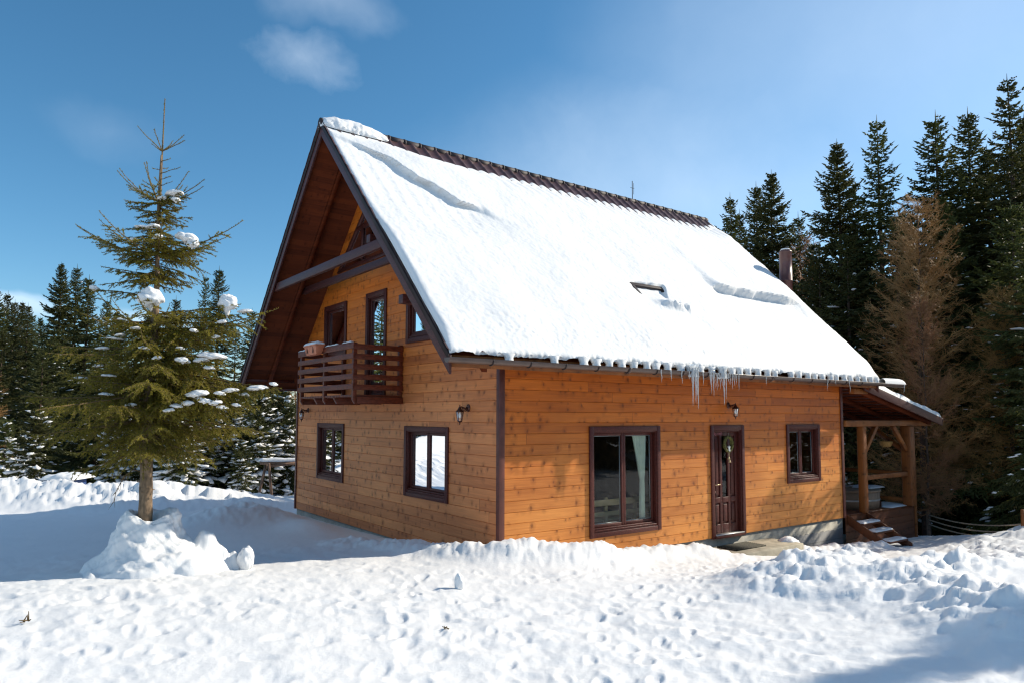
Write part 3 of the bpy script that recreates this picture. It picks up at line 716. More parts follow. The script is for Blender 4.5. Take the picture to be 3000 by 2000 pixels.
for i, (x, ln) in enumerate(ICE):
    big = ln > 0.30
    o = icicle_mesh(i, ln, 0.021 if i in (0, 1, 2, 20) else (0.013 if big else 0.0085)).build('icicle', M['ice'], None, smooth=True, loc=(x, -0.712, 3.0))
    if i in ICE_LAB: lab = ICE_LAB[i]
    elif i < 6: lab = 'shorter icicle fused into the top of the big icicle bundle'
    elif x < 3.5: lab = 'tiny icicle between the lone left icicle and the big bundle'
    elif x < 4.4: lab = 'thin icicle in the comb of icicles right of the big bundle'
    else: lab = 'thin icicle right of the icicles by the door lamp'
    tag(o, lab, 'icicle', 'icicles hanging from the gutter')
# ice sheets bulging over the gutter lip above the bundles
for x0, x1, lab in ((3.50, 3.76, 'lumpy ice sheet over the gutter above the big icicle bundle'), (4.30, 4.56, 'lumpy ice sheet over the gutter near the door lamp')):
    mb = MB(); a = np.linspace(0, 2 * np.pi, 18, endpoint=True); z = np.linspace(2.95, 3.17, 10)
    Z, A_ = np.meshgrid(z, a, indexing='ij'); ww = (x1 - x0) / 2 * (0.85 + 0.15 * np.cos((Z - 2.95) * 25))
    nz = 1 + 0.15 * perlin(A_ * 1.5 + x0 * 9, Z * 20)
    mb.grid(np.stack([(x0 + x1) / 2 + ww * np.cos(A_) * nz, -0.675 + 0.05 * np.sin(A_) * nz, Z], -1))
    tag(mb.build('ice_sheet', M['ice'], None, smooth=True), lab, 'ice')

# ------------------------------------------------------------------ wall lamps
def wall_lamp():
    t = empty('wall_lamp')
    P = lambda x, y, z: (x, y, z)
    mb = MB()
    a = np.linspace(0, 2 * np.pi, 14, endpoint=False)
    for r0, r1, d0, d1 in ((0.052, 0.052, 0.0, 0.012), (0.052, 0.03, 0.012, 0.03)):
        V = np.stack([np.stack([r * np.cos(a), np.full(14, -d), r * 1.15 * np.sin(a)], -1) for r, d in ((r0, d0), (r1, d1))]); V = np.concatenate([V, V[:, :1]], 1); mb.grid(V)
    mb.add([(0.03 * math.cos(x), -0.03, 0.035 * math.sin(x)) for x in a], polys=[list(range(14))])
    mb.build('backplate', M['bronze'], t)
    mb = MB(); mb.tube([(0, -0.025, 0.0), (0, -0.06, -0.015), (0, -0.10, 0.0), (0, -0.135, 0.015), (0, -0.165, 0.01)], [0.022, 0.019, 0.015, 0.012, 0.010], 8); mb.tube([(0, -0.03, -0.03), (0, -0.06, -0.05), (0, -0.10, -0.035), (0, -0.12, -0.005)], 0.007, 6); mb.build('arm', M['bronze'], t, smooth=True)
    c = (0, -0.165, 0)
    mb = MB(); mb.lathe([(0.002, 0.05), (0.009, 0.04), (0.006, 0.025), (0.016, 0.012), (0.035, -0.025), (0.066, -0.058), (0.07, -0.068), (0.002, -0.064)], c, 6); cap = mb.build('lamp_cap', M['bronze'], t)
    mb = MB(); r0, r1, z0, z1 = 0.060, 0.036, -0.068, -0.205
    V = np.stack([np.stack([r * np.cos(np.arange(7) * np.pi / 3), np.full(7, 0) + r * np.sin(np.arange(7) * np.pi / 3) - 0.165, np.full(7, z)], -1) for r, z in ((r0, z0), (r1, z1))]); mb.grid(V); mb.build('lamp_glass', M['lamp_glass'], t, recalc=False)
    mb = MB()
    for i in range(6):
        an = i * math.pi / 3; mb.tube([(r0 * math.cos(an), r0 * math.sin(an) - 0.165, z0), (r1 * math.cos(an), r1 * math.sin(an) - 0.165, z1)], 0.0042, 4)
    mb.lathe([(0.002, -0.203), (0.042, -0.205), (0.036, -0.215), (0.018, -0.225), (0.008, -0.24), (0.012, -0.252), (0.002, -0.268)], c, 8); mb.build('lamp_cage', M['bronze'], t)
    mb = MB(); mb.lathe([(0.002, -0.07), (0.014, -0.07), (0.014, -0.09), (0.029, -0.125), (0.027, -0.145), (0.015, -0.158), (0.002, -0.162)], c, 14); mb.build('bulb', M['bulb'], t, smooth=True)
    return t
def dup(root, loc, rz=0.0):
    r = root.copy(); COL.objects.link(r); r.location = loc; r.rotation_euler = (0, 0, rz)
    for ch in list(root.children):
        c = ch.copy(); COL.objects.link(c); c.parent = r
        for gch in list(ch.children):
            d = gch.copy(); COL.objects.link(d); d.parent = c
    return r
lamp = wall_lamp()
lamps = [(lamp, (5.50, 0.0, 2.49), 0.0, 'bronze wall lantern with a bulb above the front door')]
lamps += [(dup(lamp, (0, 0, 0)), (0.0, 0.834, 2.395), -math.pi / 2, 'bronze wall lantern near the house corner above the right gable window'), (dup(lamp, (0, 0, 0)), (0.0, 7.65, 2.37), -math.pi / 2, 'bronze wall lantern under the far left end of the balcony')]
for o, loc, rz, lab in lamps:
    o.location = loc; o.rotation_euler = (0, 0, rz); tag(o, lab, 'wall lamp', 'lanterns on the house walls')

# ------------------------------------------------------------------ wreath on the door
def wreath():
    t = empty('door_wreath', (5.44, -0.01, 1.75)); tag(t, 'mossy twig wreath with a white angel hanging on the front door', 'wreath')
    g = np.random.default_rng(5)
    mb = MB(); c = np.array([5.44, -0.012, 1.75])
    a = np.linspace(0, 2 * np.pi, 40)
    for kk in range(5):
        off = g.normal(0, 0.012, 3); rr = 0.125 + g.normal(0, 0.008)
        mb.tube(np.stack([c[0] + off[0] + (rr + 0.01 * np.sin(a * 5 + kk)) * np.cos(a), c[1] - 0.02 + off[1] * 0.7 + 0.006 * np.sin(a * 3 + kk), c[2] + off[2] + (rr + 0.015) * np.sin(a)], 1), 0.017, 6, cap=False)
    an = g.uniform(0, 2 * np.pi, 420); p = np.stack([c[0] + 0.128 * np.cos(an), np.full(420, c[1] - 0.02), c[2] + 0.142 * np.sin(an)], 1) + g.normal(0, 0.014, (420, 3)) * [1, 0.7, 1]
    d = g.normal(0, 1, (420, 3)); d /= np.linalg.norm(d, axis=1, keepdims=True); w = np.cross(d, g.normal(0, 1, (420, 3))); w /= np.linalg.norm(w, axis=1, keepdims=True)
    d[:, 1] = -np.abs(d[:, 1]) * 0.6
    V = np.stack([p, p + d * 0.018 + w * 0.004, p + d * 0.040, p + d * 0.018 - w * 0.004], 1).reshape(-1, 3); mb.add(V, quads=np.arange(len(V)).reshape(-1, 4))
    mb.build('ring', M['moss'], t, recalc=False)
    mb = MB(); ax, ay, az = 5.435, -0.05, 1.665
    mb.lathe([(0.002, 0.055), (0.010, 0.045), (0.011, 0.035), (0.007, 0.028), (0.014, 0.015), (0.022, -0.03), (0.026, -0.055), (0.002, -0.055)], (ax, ay, az), 10)
    for s in (-1, 1): mb.hexa([(ax + s * 0.006, ay - 0.002, az), (ax + s * 0.040, ay - 0.002, az + 0.022), (ax + s * 0.040, ay + 0.004, az + 0.022), (ax + s * 0.006, ay + 0.004, az), (ax + s * 0.006, ay - 0.002, az + 0.018), (ax + s * 0.034, ay - 0.002, az + 0.042), (ax + s * 0.034, ay + 0.004, az + 0.042), (ax + s * 0.006, ay + 0.004, az + 0.018)])
    mb.build('angel_ornament', M['white'], t)
    for (x, z, m_) in ((5.43, 1.475, 'brass'), (5.455, 1.415, 'brass')):
        mb = MB(); mb.lathe([(0.002, 0.03), (0.014, 0.025), (0.022, 0.0), (0.028, -0.02), (0.002, -0.018)], (x, -0.045, z), 10); mb.tube([(x, -0.045, z + 0.03), (x, -0.045, 1.62)], 0.003, 4); mb.build('bell', M['pale_wood'], t)
    mb = MB(); mb.tube([(5.44, -0.03, 1.88), (5.44, -0.035, 1.96)], 0.004, 5); mb.build('hanger', M['rope'], t)
wreath()

# ------------------------------------------------------------------ flower box on the balcony
def planter():
    yc = 4.62
    t = empty('flower_box', (-1.09, yc, 3.42)); tag(t, 'orange plastic flower box with snow on the balcony rail', 'planter')
    def ring(z, hx, hy, cx=-1.085): return [(cx - hx, yc - hy, z), (cx + hx, yc - hy, z), (cx + hx, yc + hy, z), (cx - hx, yc + hy, z)]
    mb = MB(); mb.hexa(ring(3.425, 0.055, 0.25) + ring(3.585, 0.085, 0.31)); mb.hexa(ring(3.5851, 0.097, 0.325) + ring(3.612, 0.097, 0.325)); mb.hexa(ring(3.415, 0.05, 0.24) + ring(3.4249, 0.05, 0.24)); mb.build('pot', M['terracotta'], t, bevel=0.008)
    for dy in (-0.14, 0.16):
        mb = MB(); mb.box(-1.168, -1.160, yc + dy - 0.012, yc + dy + 0.012, 3.45, 3.62); mb.box(-1.168, -0.99, yc + dy - 0.012, yc + dy + 0.012, 3.6201, 3.628); mb.build('hook', M['dark'], t)
    mb = MB(); u = np.linspace(-1, 1, 26); v = np.linspace(-1, 1, 12); U, V_ = np.meshgrid(u, v, indexing='ij')
    h = np.clip((1 - U ** 6) * (1 - V_ ** 4), 0, 1) ** 0.5 * (0.055 + 0.03 * perlin(U * 2.4, V_ * 1.2)); mb.grid(np.stack([-1.085 + 0.10 * V_, yc + 0.33 * U, 3.608 + h], -1)); mb.build('snow_cap', M['snow'], t, smooth=True)
planter()
# thin snow strip on the balcony rail
for ya, yb, lab in ((3.0, 3.45, 'thin snow strip on the balcony rail at its corner'), (3.62, 4.25, 'thin snow strip on the balcony rail beside the flower box'), (5.05, 5.65, 'thin snow strip on the far left end of the balcony rail')):
    mb = MB(); u = np.linspace(0, 1, 24); a = np.linspace(0, np.pi, 7); U, A_ = np.meshgrid(u, a, indexing='ij')
    h = (0.022 + 0.012 * perlin(U * 5 + ya, A_ * 0)) * np.clip(U * (1 - U) * 9, 0, 1); mb.grid(np.stack([-1.0 - 0.028 * np.cos(A_), ya + (yb - ya) * U, 3.5505 + h * np.sin(A_)], -1))
    tag(mb.build('rail_snow', M['snow'], None, smooth=True), lab, 'snow')

# ------------------------------------------------------------------ behind the big window
def curtain(u_top0, u_top1, tie, zt, zb, lab, mat='curtain', d=0.165):
    z = np.linspace(zb, zt, 40); f = np.linspace(0, 1, 60)
    k_ = np.interp(z, [zb, tie[2] - 0.15, tie[2], tie[2] + 0.12, zt], [1, 0.9, 0.75, 0.95, 1.0])
    lo = np.interp(z, [zb, tie[2], zt], [tie[0], tie[0], u_top0]); hi = np.interp(z, [zb, tie[2], zt], [tie[1], tie[1], u_top1])
    mid = (lo + hi) / 2; hw = (hi - lo) / 2 * k_
    U = mid[:, None] + hw[:, None] * (2 * f[None] - 1)
    Y = d + 0.022 * np.sin(f[None] * 2 * np.pi * 5 + 0.6 * np.sin(z[:, None] * 3))
    mb = MB(); mb.grid(np.stack([U, Y, np.repeat(z[:, None], 60, 1)], -1))
    tag(mb.build('curtain', M[mat], None, smooth=True, recalc=False), lab, 'curtain')
curtain(2.97, 3.33, (3.17, 3.29, 1.17), 2.02, 0.50, 'pale green curtain tied back in the right pane of the big window')
curtain(1.96, 2.08, (1.94, 2.0, 1.55), 2.02, 0.50, 'sliver of pale curtain at the left edge of the big window')
def bench():
    t = empty('bench', (3.0, 0.95, 0.06)); tag(t, 'pale wooden bench behind the glass of the big window', 'bench')
    mb = MB(); mb.box(2.2, 4.0, 0.55, 0.59, 0.70, 0.81); mb.box(2.2, 4.0, 0.551, 0.589, 0.52, 0.60); mb.build('backrest', M['pale_wood'], t, bevel=0.006)
    for x in (2.75, 3.5):
        mb = MB(); mb.box(x, x + 0.07, 0.591, 0.64, 0.061, 0.84); mb.build('post', M['pale_wood'], t, bevel=0.01)
    mb = MB(); mb.box(2.2, 4.0, 0.641, 1.05, 0.42, 0.46); mb.build('seat', M['pale_wood'], t, bevel=0.006)
    for x in (2.3, 3.85):
        mb = MB(); mb.box(x, x + 0.06, 0.95, 1.01, 0.061, 0.419); mb.build('leg', M['pale_wood'], t)
bench()
mb = MB(); z = np.linspace(3.66, 4.58, 20); f = np.linspace(0, 1, 40)
mb.grid(np.stack([0.11 + 0.012 * np.sin(f[None] * 40) + 0 * z[:, None], 5.86 + 0.46 * f[None] * np.interp(z, [3.66, 4.58], [0.75, 1])[:, None] , np.repeat(z[:, None], 40, 1)], -1))
tag(mb.build('curtain', M['lace'], None, smooth=True, recalc=False), 'white lace curtain in the upper gable window above the flower box', 'curtain')

# ------------------------------------------------------------------ porch
porch = empty('covered_porch', (11.5, 1.6, 0)); tag(porch, 'open timber porch with a snowy lean-to roof at the right end of the house', 'porch')
def porch_build():
    mb = MB(); n = 24; wd = 3.3 / n
    for i in range(n): mb.box(9.72, 13.08, 0.01 + wd * i, 0.01 + wd * (i + 1) - 0.006, 0.02, 0.055)
    mb.build('deck', M['porch_siding'], porch)
    mb = MB(); courses(mb, lambda u, d, z: (u, -d, z), -1.3, 0.019, lambda z: (9.71, 13.08), []); mb.add([(13.08, 0, -1.3), (13.08, 3.3, -1.3), (13.08, 3.3, 0.019), (13.08, 0, 0.019)], quads=[(0, 1, 2, 3)]); mb.build('skirt', M['porch_siding'], porch, recalc=False)
    mb = MB(); mb.box(13.081, 13.16, -0.03, 0.06, -1.2, 0.045); mb.build('corner_trim', M['porch'], porch, bevel=0.004)
    posts = [(10.48, 10.64, -0.08, 0.08), (12.72, 12.98, -0.12, 0.12), (10.48, 10.64, 3.15, 3.3), (12.75, 12.95, 3.12, 3.32)]
    for a, b, c, d in posts:
        mb = MB(); mb.box(a, b, c, d, 0.056, 2.05); mb.build('post', M['porch'], porch, bevel=0.02)
    for a, b, c, d, e, f in ((9.74, 14.03, -0.07, 0.07, 2.051, 2.195), (9.74, 14.03, 3.15, 3.29, 2.051, 2.195), (12.78, 12.92, 0.071, 3.149, 2.051, 2.19)):
        mb = MB(); mb.box(a, b, c, d, e, f); mb.build('beam', M['porch'], porch, bevel=0.012)
    mb = MB(); mb.box(L + 0.03, 10.32, -0.30, -0.18, 2.80, 2.92); mb.build('beam', M['porch'], porch, bevel=0.008)
    for a, b in (((10.62, 0, 1.42), (11.25, 0, 2.06)), ((12.76, 0, 1.42), (12.08, 0, 2.06)), ((12.85, 0.08, 1.40), (12.85, 0.95, 2.06)), ((12.85, 3.1, 1.4), (12.85, 2.3, 2.06)), ((10.56, 3.2, 1.5), (10.0, 3.2, 2.06)), ((12.7, 3.2, 1.5), (12.1, 3.2, 2.06))):
        mb = MB(); mb.beam(a, b, 0.09, 0.10, up=(0.3, 1, 0.2)); mb.build('brace', M['porch'], porch, bevel=0.008)
    for a in ((10.641, 12.719, -0.05, 0.05, 0.80, 0.91), (12.80, 12.90, 0.121, 3.11, 0.80, 0.90), (10.641, 12.74, 3.18, 3.27, 0.80, 0.90), (12.80, 12.90, 0.121, 3.11, 0.14, 0.24)):
        mb = MB(); mb.box(*a); mb.build('rail', M['porch'], porch, bevel=0.008)
    # lean-to roof
    zt = lambda x: 2.27 + 0.208 * (13.86 - x)
    def slab(mb, x0, x1, y0, y1, a, b):
        mb.hexa([(x0, y0, zt(x0) - a), (x1, y0, zt(x1) - a), (x1, y1, zt(x1) - a), (x0, y1, zt(x0) - a), (x0, y0, zt(x0) - b), (x1, y0, zt(x1) - b), (x1, y1, zt(x1) - b), (x0, y1, zt(x0) - b)])
    mb = MB(); slab(mb, L + 0.03, 13.90, -0.36, 3.7, 0.035, 0.0); rf = mb.build('roof', M['tile'], porch)
    for y0, y1 in ((-0.40, -0.361), (3.701, 3.74)):
        mb = MB(); slab(mb, L + 0.03 if y0 > 0 else 9.98, 13.92, y0, y1, 0.20, 0.004); mb.build('barge_board', M['barge'], rf, bevel=0.004)
    mb = MB(); slab(mb, 13.901, 13.94, -0.40, 3.74, 0.10, -0.002); mb.build('fascia', M['barge'], rf)
    for y in (-0.1, 0.75, 1.6, 2.45, 3.3):
        mb = MB(); slab(mb, L + 0.03, 13.86, y - 0.045, y + 0.045, 0.19, 0.0681); mb.build('rafter', M['soffit'], rf)
    mb = MB()
    for x in np.arange(9.95, 13.8, 0.32): slab(mb, x, x + 0.09, -0.355, 3.69, 0.068, 0.0351)
    mb.build('batten', M['soffit'], rf)
    # stairs, stringers leaning down towards the yard
    for x in (9.82, 10.68):
        mb = MB(); mb.hexa([(x - 0.022, -0.006, -0.16), (x + 0.022, -0.006, -0.16), (x + 0.022, -0.006, 0.05), (x - 0.022, -0.006, 0.05), (x - 0.022, -0.98, -0.72), (x + 0.022, -0.98, -0.72), (x + 0.022, -0.98, -0.52), (x - 0.022, -0.98, -0.52)]); mb.build('stringer', M['porch_siding'], porch, bevel=0.004)
    for i, (y, z) in enumerate(((-0.20, -0.11), (-0.47, -0.26), (-0.76, -0.425))):
        mb = MB(); mb.box(9.843, 10.657, y - 0.15, y + 0.11, z - 0.04, z); mb.build('tread', M['porch_siding'], porch, bevel=0.005)
    return zt
zt = porch_build()
def soft_slab(name, P, nu, nv, h, mat, lab, cat, seed=0, edge=0.12, kind=None):
    u = np.linspace(0, 1, nu); v = np.linspace(0, 1, nv); U, V_ = np.meshgrid(u, v, indexing='ij')
    e = np.minimum(np.minimum(U, 1 - U) * P[1], np.minimum(V_, 1 - V_) * P[2]); r = np.sqrt(np.clip(1 - (1 - np.clip(e / edge, 0, 1)) ** 2, 0, 1))
    hh = h * r * (1 + 0.22 * fbm(U * P[1] * 1.5 + seed, V_ * P[2] * 1.5, 3))
    mb = MB(); mb.grid(P[0](U, V_, hh)); o = mb.build(name, mat, None, smooth=True, recalc=False); tag(o, lab, cat); return o
soft_slab('porch_snow', (lambda U, V_, h: np.stack([10.15 + 3.77 * U, -0.39 + 4.1 * V_, 2.27 + 0.208 * (13.86 - (10.15 + 3.77 * U)) + h], -1), 3.77, 4.1), 90, 90, 0.15, M['snow'], 'smooth snow layer on the porch lean-to roof', 'snow', 3, 0.16)
for i, (y, z, lab) in enumerate(((-0.20, -0.11, 'snow on the top tread of the porch stairs'), (-0.47, -0.26, 'snow on the middle tread of the porch stairs'), (-0.76, -0.425, 'snow on the lowest tread of the porch stairs'))):
    soft_slab('tread_snow', (lambda U, V_, h, y=y, z=z: np.stack([9.86 + 0.78 * U, y - 0.14 + 0.24 * V_, z + 0.001 + h], -1), 0.78, 0.24), 40, 14, 0.035, M['snow'], lab, 'snow', i * 3, 0.05)
soft_slab('deck_snow', (lambda U, V_, h: np.stack([11.9 + 1.1 * U, 0.02 + 0.75 * V_ * (0.3 + 0.7 * U), 0.056 + h], -1), 1.1, 0.6), 40, 24, 0.03, M['snow'], 'thin snow drift on the porch deck right of the tub', 'snow', 5, 0.2)
def hot_tub():
    cx, cy = 11.42, 1.06; t = empty('hot_tub', (cx, cy, 0.056)); tag(t, 'round weathered wooden hot tub on the porch deck', 'hot tub')
    mb = MB(); mb.lathe([(0.001, 0.057), (0.90, 0.057), (0.93, 0.46), (0.86, 0.46), (0.86, 0.44), (0.001, 0.44)], (cx, cy, 0), 64)
    st = mb.build('staves', M['tub'], t)
    mb = MB(); mb.lathe([(0.911, 0.235), (0.925, 0.235), (0.927, 0.275), (0.913, 0.275), (0.911, 0.235)], (cx, cy, 0), 64); mb.build('hoop', M['hoop'], t)
    mb = MB(); mb.lathe([(0.001, 0.4605), (0.95, 0.4605), (0.95, 0.50), (0.001, 0.515)], (cx, cy, 0), 48); lid = mb.build('lid', M['tub'], t)
    mb = MB(); mb.box(cx - 0.5, cx + 0.5, cy - 0.30, cy - 0.22, 0.516, 0.545); mb.box(cx - 0.5, cx + 0.5, cy + 0.3, cy + 0.38, 0.516, 0.545); mb.build('slat', M['tub'], lid)
    soft_slab('tub_snow', (lambda U, V_, h: np.stack([cx + 0.1 + 0.75 * U, cy - 0.75 + 0.65 * V_, 0.514 + h], -1), 0.75, 0.65), 30, 30, 0.045, M['snow'], 'patch of snow on the hot tub lid', 'snow', 9, 0.2)
hot_tub()
def basket():
    c = (12.60, 0.42, 1.50); t = empty('hanging_basket', c); tag(t, 'brown wicker basket hanging under the porch roof', 'basket')
    mb = MB(); mb.lathe([(0.002, 0.0), (0.10, 0.01), (0.14, 0.06), (0.16, 0.13), (0.17, 0.155), (0.155, 0.155), (0.13, 0.08), (0.002, 0.05)], c, 20); mb.build('bowl', M['wicker'], t)
    mb = MB()
    for a in (0, 2.1, 4.2): mb.tube([(c[0] + 0.16 * math.cos(a), c[1] + 0.16 * math.sin(a), c[2] + 0.15), (c[0], c[1], c[2] + 0.62)], 0.004, 4)
    mb.build('chain', M['dark'], t)
basket()
# doorstep and grate
mb = MB(); mb.box(4.75, 6.75, -0.75, -0.001, -0.55, -0.155); tag(mb.build('doorstep', M['concrete'], None, bevel=0.02), 'pale concrete doorstep slab in front of the brown door', 'doorstep')
mb = MB()
for y in np.arange(-0.52, -0.10, 0.045): mb.box(4.95, 5.85, y, y + 0.02, -0.154, -0.128)
for x in np.arange(4.95, 5.9, 0.15): mb.box(x, x + 0.012, -0.52, -0.095, -0.153, -0.135)
tag(mb.build('door_mat', M['mat'], None), 'dark slatted mat on the doorstep', 'door mat')
# ------------------------------------------------------------------ snow covered ground
CTRL = np.array([
 (-6.2, -8.5, .75), (-8, -5, .72), (-6, -3.5, .66), (-3, -4.5, .52), (-4.6, 0, .53), (-6, 1, .47), (-8.5, 2, .48), (-3.8, .9, .40), (-2, .0, .36), (-2, 1.5, .28), (-6, 5, .25), (-9, 5, .25), (-3, 5, .18), (-1.5, 3, .16),
 (-.4, 1.6, .13), (-.35, 3.7, .0), (-.35, 6.2, -.08), (-.3, 8.2, -.15), (-.6, 10, -.2), (-4, 8.5, .08), (-8, 10, .1), (-7, 13, .0), (-4, 11, -.03), (-2, 9.6, -.08), (-12, 14, .05), (-12, 6, .25), (-14, -4, .7),
 (.3, -.5, .30), (1, -.6, .18), (2.4, -.5, .0), (3.5, -.5, -.06), (5, -.9, -.2), (7.7, -.4, -.46), (9.7, -.5, -.58), (10.3, -1.1, -.56), (12, -.6, -.66), (13.4, -.4, -.70), (13.6, 2, -1.0), (15, -1, -.8),
 (-1, -1.5, .36), (0.3, -2.6, .28), (1.3, -1.6, .14), (2.6, -1.5, .02), (4, -1.4, -.12), (5.5, -1.6, -.25), (-1, -4.4, .42), (1.0, -3.9, .33), (0, -6.5, .62), (2.5, -5.7, .52), (4.5, -5.5, .40), (7, -5.5, .22), (3.5, -3.0, .08), (6, -2.6, -.20), (8, -2.2, -.36), (8.5, -4, .0), (10.5, -2.4, -.36), (12.2, -2.6, -.22), (14, -2.8, -.25), (16, -4, -.1), (12, -6, .1), (18, -9, .2), (8, -12, .6), (0, -14, .8), (-10, -14, .9),
 (20, 2, -1.6), (24, 10, -1.8), (14, 14, -1.2), (6, 13, -.7), (1, 14, -.45), (-2, 17, -.4), (-6, 20, -.5), (-12, 22, .9), (-17, 27, 1.7), (-11, 17, .5), (3, 24, -.9), (-3, 30, -1.2), (10, 30, -1.8), (-12, 35, -1.3), (0, 45, -2.1), (30, 0, -1.4), (30, 25, -2.0), (-30, 10, .8), (-25, 30, 2.2), (20, 45, -2.4), (-30, -15, 1.6), (20, -20, .8)])
def _tps(r2): return np.where(r2 > 1e-12, 0.5 * r2 * np.log(np.maximum(r2, 1e-12)), 0)
_n = len(CTRL); _d2 = ((CTRL[:, None, :2] - CTRL[None, :, :2]) ** 2).sum(-1)
_A = np.zeros((_n + 3, _n + 3)); _A[:_n, :_n] = _tps(_d2) + 0.05 * np.eye(_n); _A[:_n, _n] = 1; _A[:_n, _n + 1:] = CTRL[:, :2]; _A[_n:, :_n] = _A[:_n, _n:].T
_wt = np.linalg.solve(_A, np.concatenate([CTRL[:, 2], np.zeros(3)]))
def base_h(x, y):
    sh = x.shape; x = np.clip(x.ravel(), -34, 34); y = np.clip(y.ravel(), -24, 50); out = np.empty_like(x)
    for a in range(0, len(x), 40000):
        xx, yy = x[a:a + 40000], y[a:a + 40000]
        d2 = (xx[:, None] - CTRL[None, :, 0]) ** 2 + (yy[:, None] - CTRL[None, :, 1]) ** 2
        out[a:a + 40000] = _tps(d2) @ _wt[:_n] + _wt[_n] + _wt[_n + 1] * xx + _wt[_n + 2] * yy
    return out.reshape(sh)
def seg_dist(x, y, pts):
    best = np.full(x.shape, 1e9); side = np.zeros(x.shape)
    for (ax, ay), (bx, by) in zip(pts[:-1], pts[1:]):
        dx, dy = bx - ax, by - ay; l2 = dx * dx + dy * dy
        t = np.clip(((x - ax) * dx + (y - ay) * dy) / l2, 0, 1)
        d = np.hypot(x - ax - t * dx, y - ay - t * dy)
        m = d < best; best = np.where(m, d, best); side = np.where(m, np.sign((x - ax) * dy - (y - ay) * dx), side)
    return best, side
def blob(x, y, cx, cy, rx, ry, ang, p=2):
    c, s = math.cos(ang), math.sin(ang); u = ((x - cx) * c + (y - cy) * s) / rx; v = (-(x - cx) * s + (y - cy) * c) / ry
    return np.exp(-(u * u + v * v) ** (p / 2))
def ground_h(x, y, fine=True):
    h = base_h(x, y)
    nz = fbm(x * 0.35, y * 0.35, 3)
    # ploughed bank across the far side of the yard
    pb = [(-20, 22.0), (-9.0, 15.6), (-5.8, 13.6), (-4.0, 12.4), (-2.9, 11.7)]
    d, sd = seg_dist(x, y, pb); lumpy = worley(x * 2.4, y * 2.4); big = worley(x * 1.1 + 9, y * 1.1)
    prof = np.where(sd > 0, sstep(2.3, 0.1, d + 0.3 * nz), sstep(3.2, 0.3, d))
    h = h + prof * (0.60 + 0.10 * nz)
    rough = np.minimum(prof * 1.6, 1) * np.where(sd > 0, 1.0, 0.5)
    # heap beside the gable and the bank behind it
    b1 = blob(x, y, -1.75, 6.7, 1.5, 0.75, 0.75, 2.4); h = h + 0.40 * b1 * (1 + 0.25 * nz); rough = np.maximum(rough, b1 * 0.7)
    b1b = blob(x, y, -.9, 5.2, 1.3, 0.5, 1.3, 2.2); h = h + 0.16 * b1b
    b2 = blob(x, y, -.2, 11.0, 1.8, 1.0, 0.4, 2.4); h = h + 0.34 * b2; rough = np.maximum(rough, b2 * 0.6)
    # chunky bank shovelled off the roof along both walls
    wb = [(-1.35, 2.3), (-1.0, 0.9), (-.55, -.45), (.45, -.95), (1.2, -1.05)]
    d, _ = seg_dist(x, y, wb); p1 = np.exp(-(d / 0.42) ** 2.2); amp = np.interp(x, [-1.6, -.9, -.2, .6, 1.5], [.08, .13, .20, .23, .12]); h = h + p1 * amp; rough = np.maximum(rough, p1 * 0.6)
    wb = [(1.2, -.95), (2.2, -.62), (3.4, -.48), (4.5, -.80)]
    d, _ = seg_dist(x, y, wb); p2 = np.exp(-(d / 0.30) ** 2); h = h + p2 * np.interp(x, [1, 1.8, 3.6, 4.6], [.14, .18, .19, .06]); rough = np.maximum(rough, p2 * 0.6)
    wb = [(6.9, -.65), (8.0, -.55), (9.6, -.75)]
    d, _ = seg_dist(x, y, wb); p3 = np.exp(-(d / 0.30) ** 2); h = h + p3 * 0.12; rough = np.maximum(rough, p3 * 0.7)
    # heaps on the right
    for cx, cy, rx, ry, an, am in ((2.35, -3.35, 1.25, .75, -.25, .24), (3.6, -3.2, 1.1, .7, .2, .15), (1.5, -3.9, .9, .6, 0, .20), (5.4, -3.9, 1.5, .8, .3, .13), (3.0, -4.7, 1.6, .55, -.1, .20), (1.6, -5.0, .9, .5, -.2, .16), (9.9, -2.6, 2.4, .8, .2, .05), (12.6, -3.0, 1.9, .8, .3, .10), (1.0, -6.0, 1.0, .7, .4, .24), (7.4, -4.4, 1.5, .9, .2, .12), (4.9, -6.0, 1.6, .9, 0, .25)):
        b = blob(x, y, cx, cy, rx, ry, an, 2.6); h = h + am * b * (1 + 0.35 * nz); rough = np.maximum(rough, b * 0.95)
    if not fine: return h
    # clods
    far = sstep(60, 20, np.hypot(x, y))
    h = h + far * rough * (0.060 * sstep(0.85, 0.0, lumpy) - 0.05 + 0.05 * (0.55 - big) + 0.045 * sstep(0.6, 0.1, worley(x * 4.6 + 3 + 0.3 * nz, y * 4.6)) + 0.022 * sstep(0.55, 0.1, worley(x * 9.1, y * 9.1 + 6)) + 0.085 * fbm(x * 1.9, y * 1.9, 5, 0.55) + 0.018 * billow(x * 8, y * 8, 2) + 0.005 * fbm(x * 21, y * 21, 2))
    # trampled surface
    tr = far * (0.5 + 0.5 * sstep(-0.3, 0.5, fbm(x * 0.25 + 40, y * 0.25, 2)))
    shade = sstep(1.2, 2.2, y + 0.22 * x) * sstep(9.5, 7.5, y) * sstep(1, -1, x)          # wind-smoothed, driven yard
    tr = tr * (1 - 0.75 * shade)
    h = h + tr * (0.020 * fbm(x * 1.5, y * 1.5, 3) + 0.012 * billow(x * 2.3, y * 2.3, 3) + 0.012 * fbm(x * 4.2, y * 4.2, 3, 0.5) + 0.002 * fbm(x * 13, y * 13, 2) - 0.010 * np.abs(fbm(x * 2.9 + 8, y * 2.9, 3)))
    h = h + far * 0.0015 * fbm(x * 25, y * 25, 2)
    return h
CX, CY = -6.221, -8.466
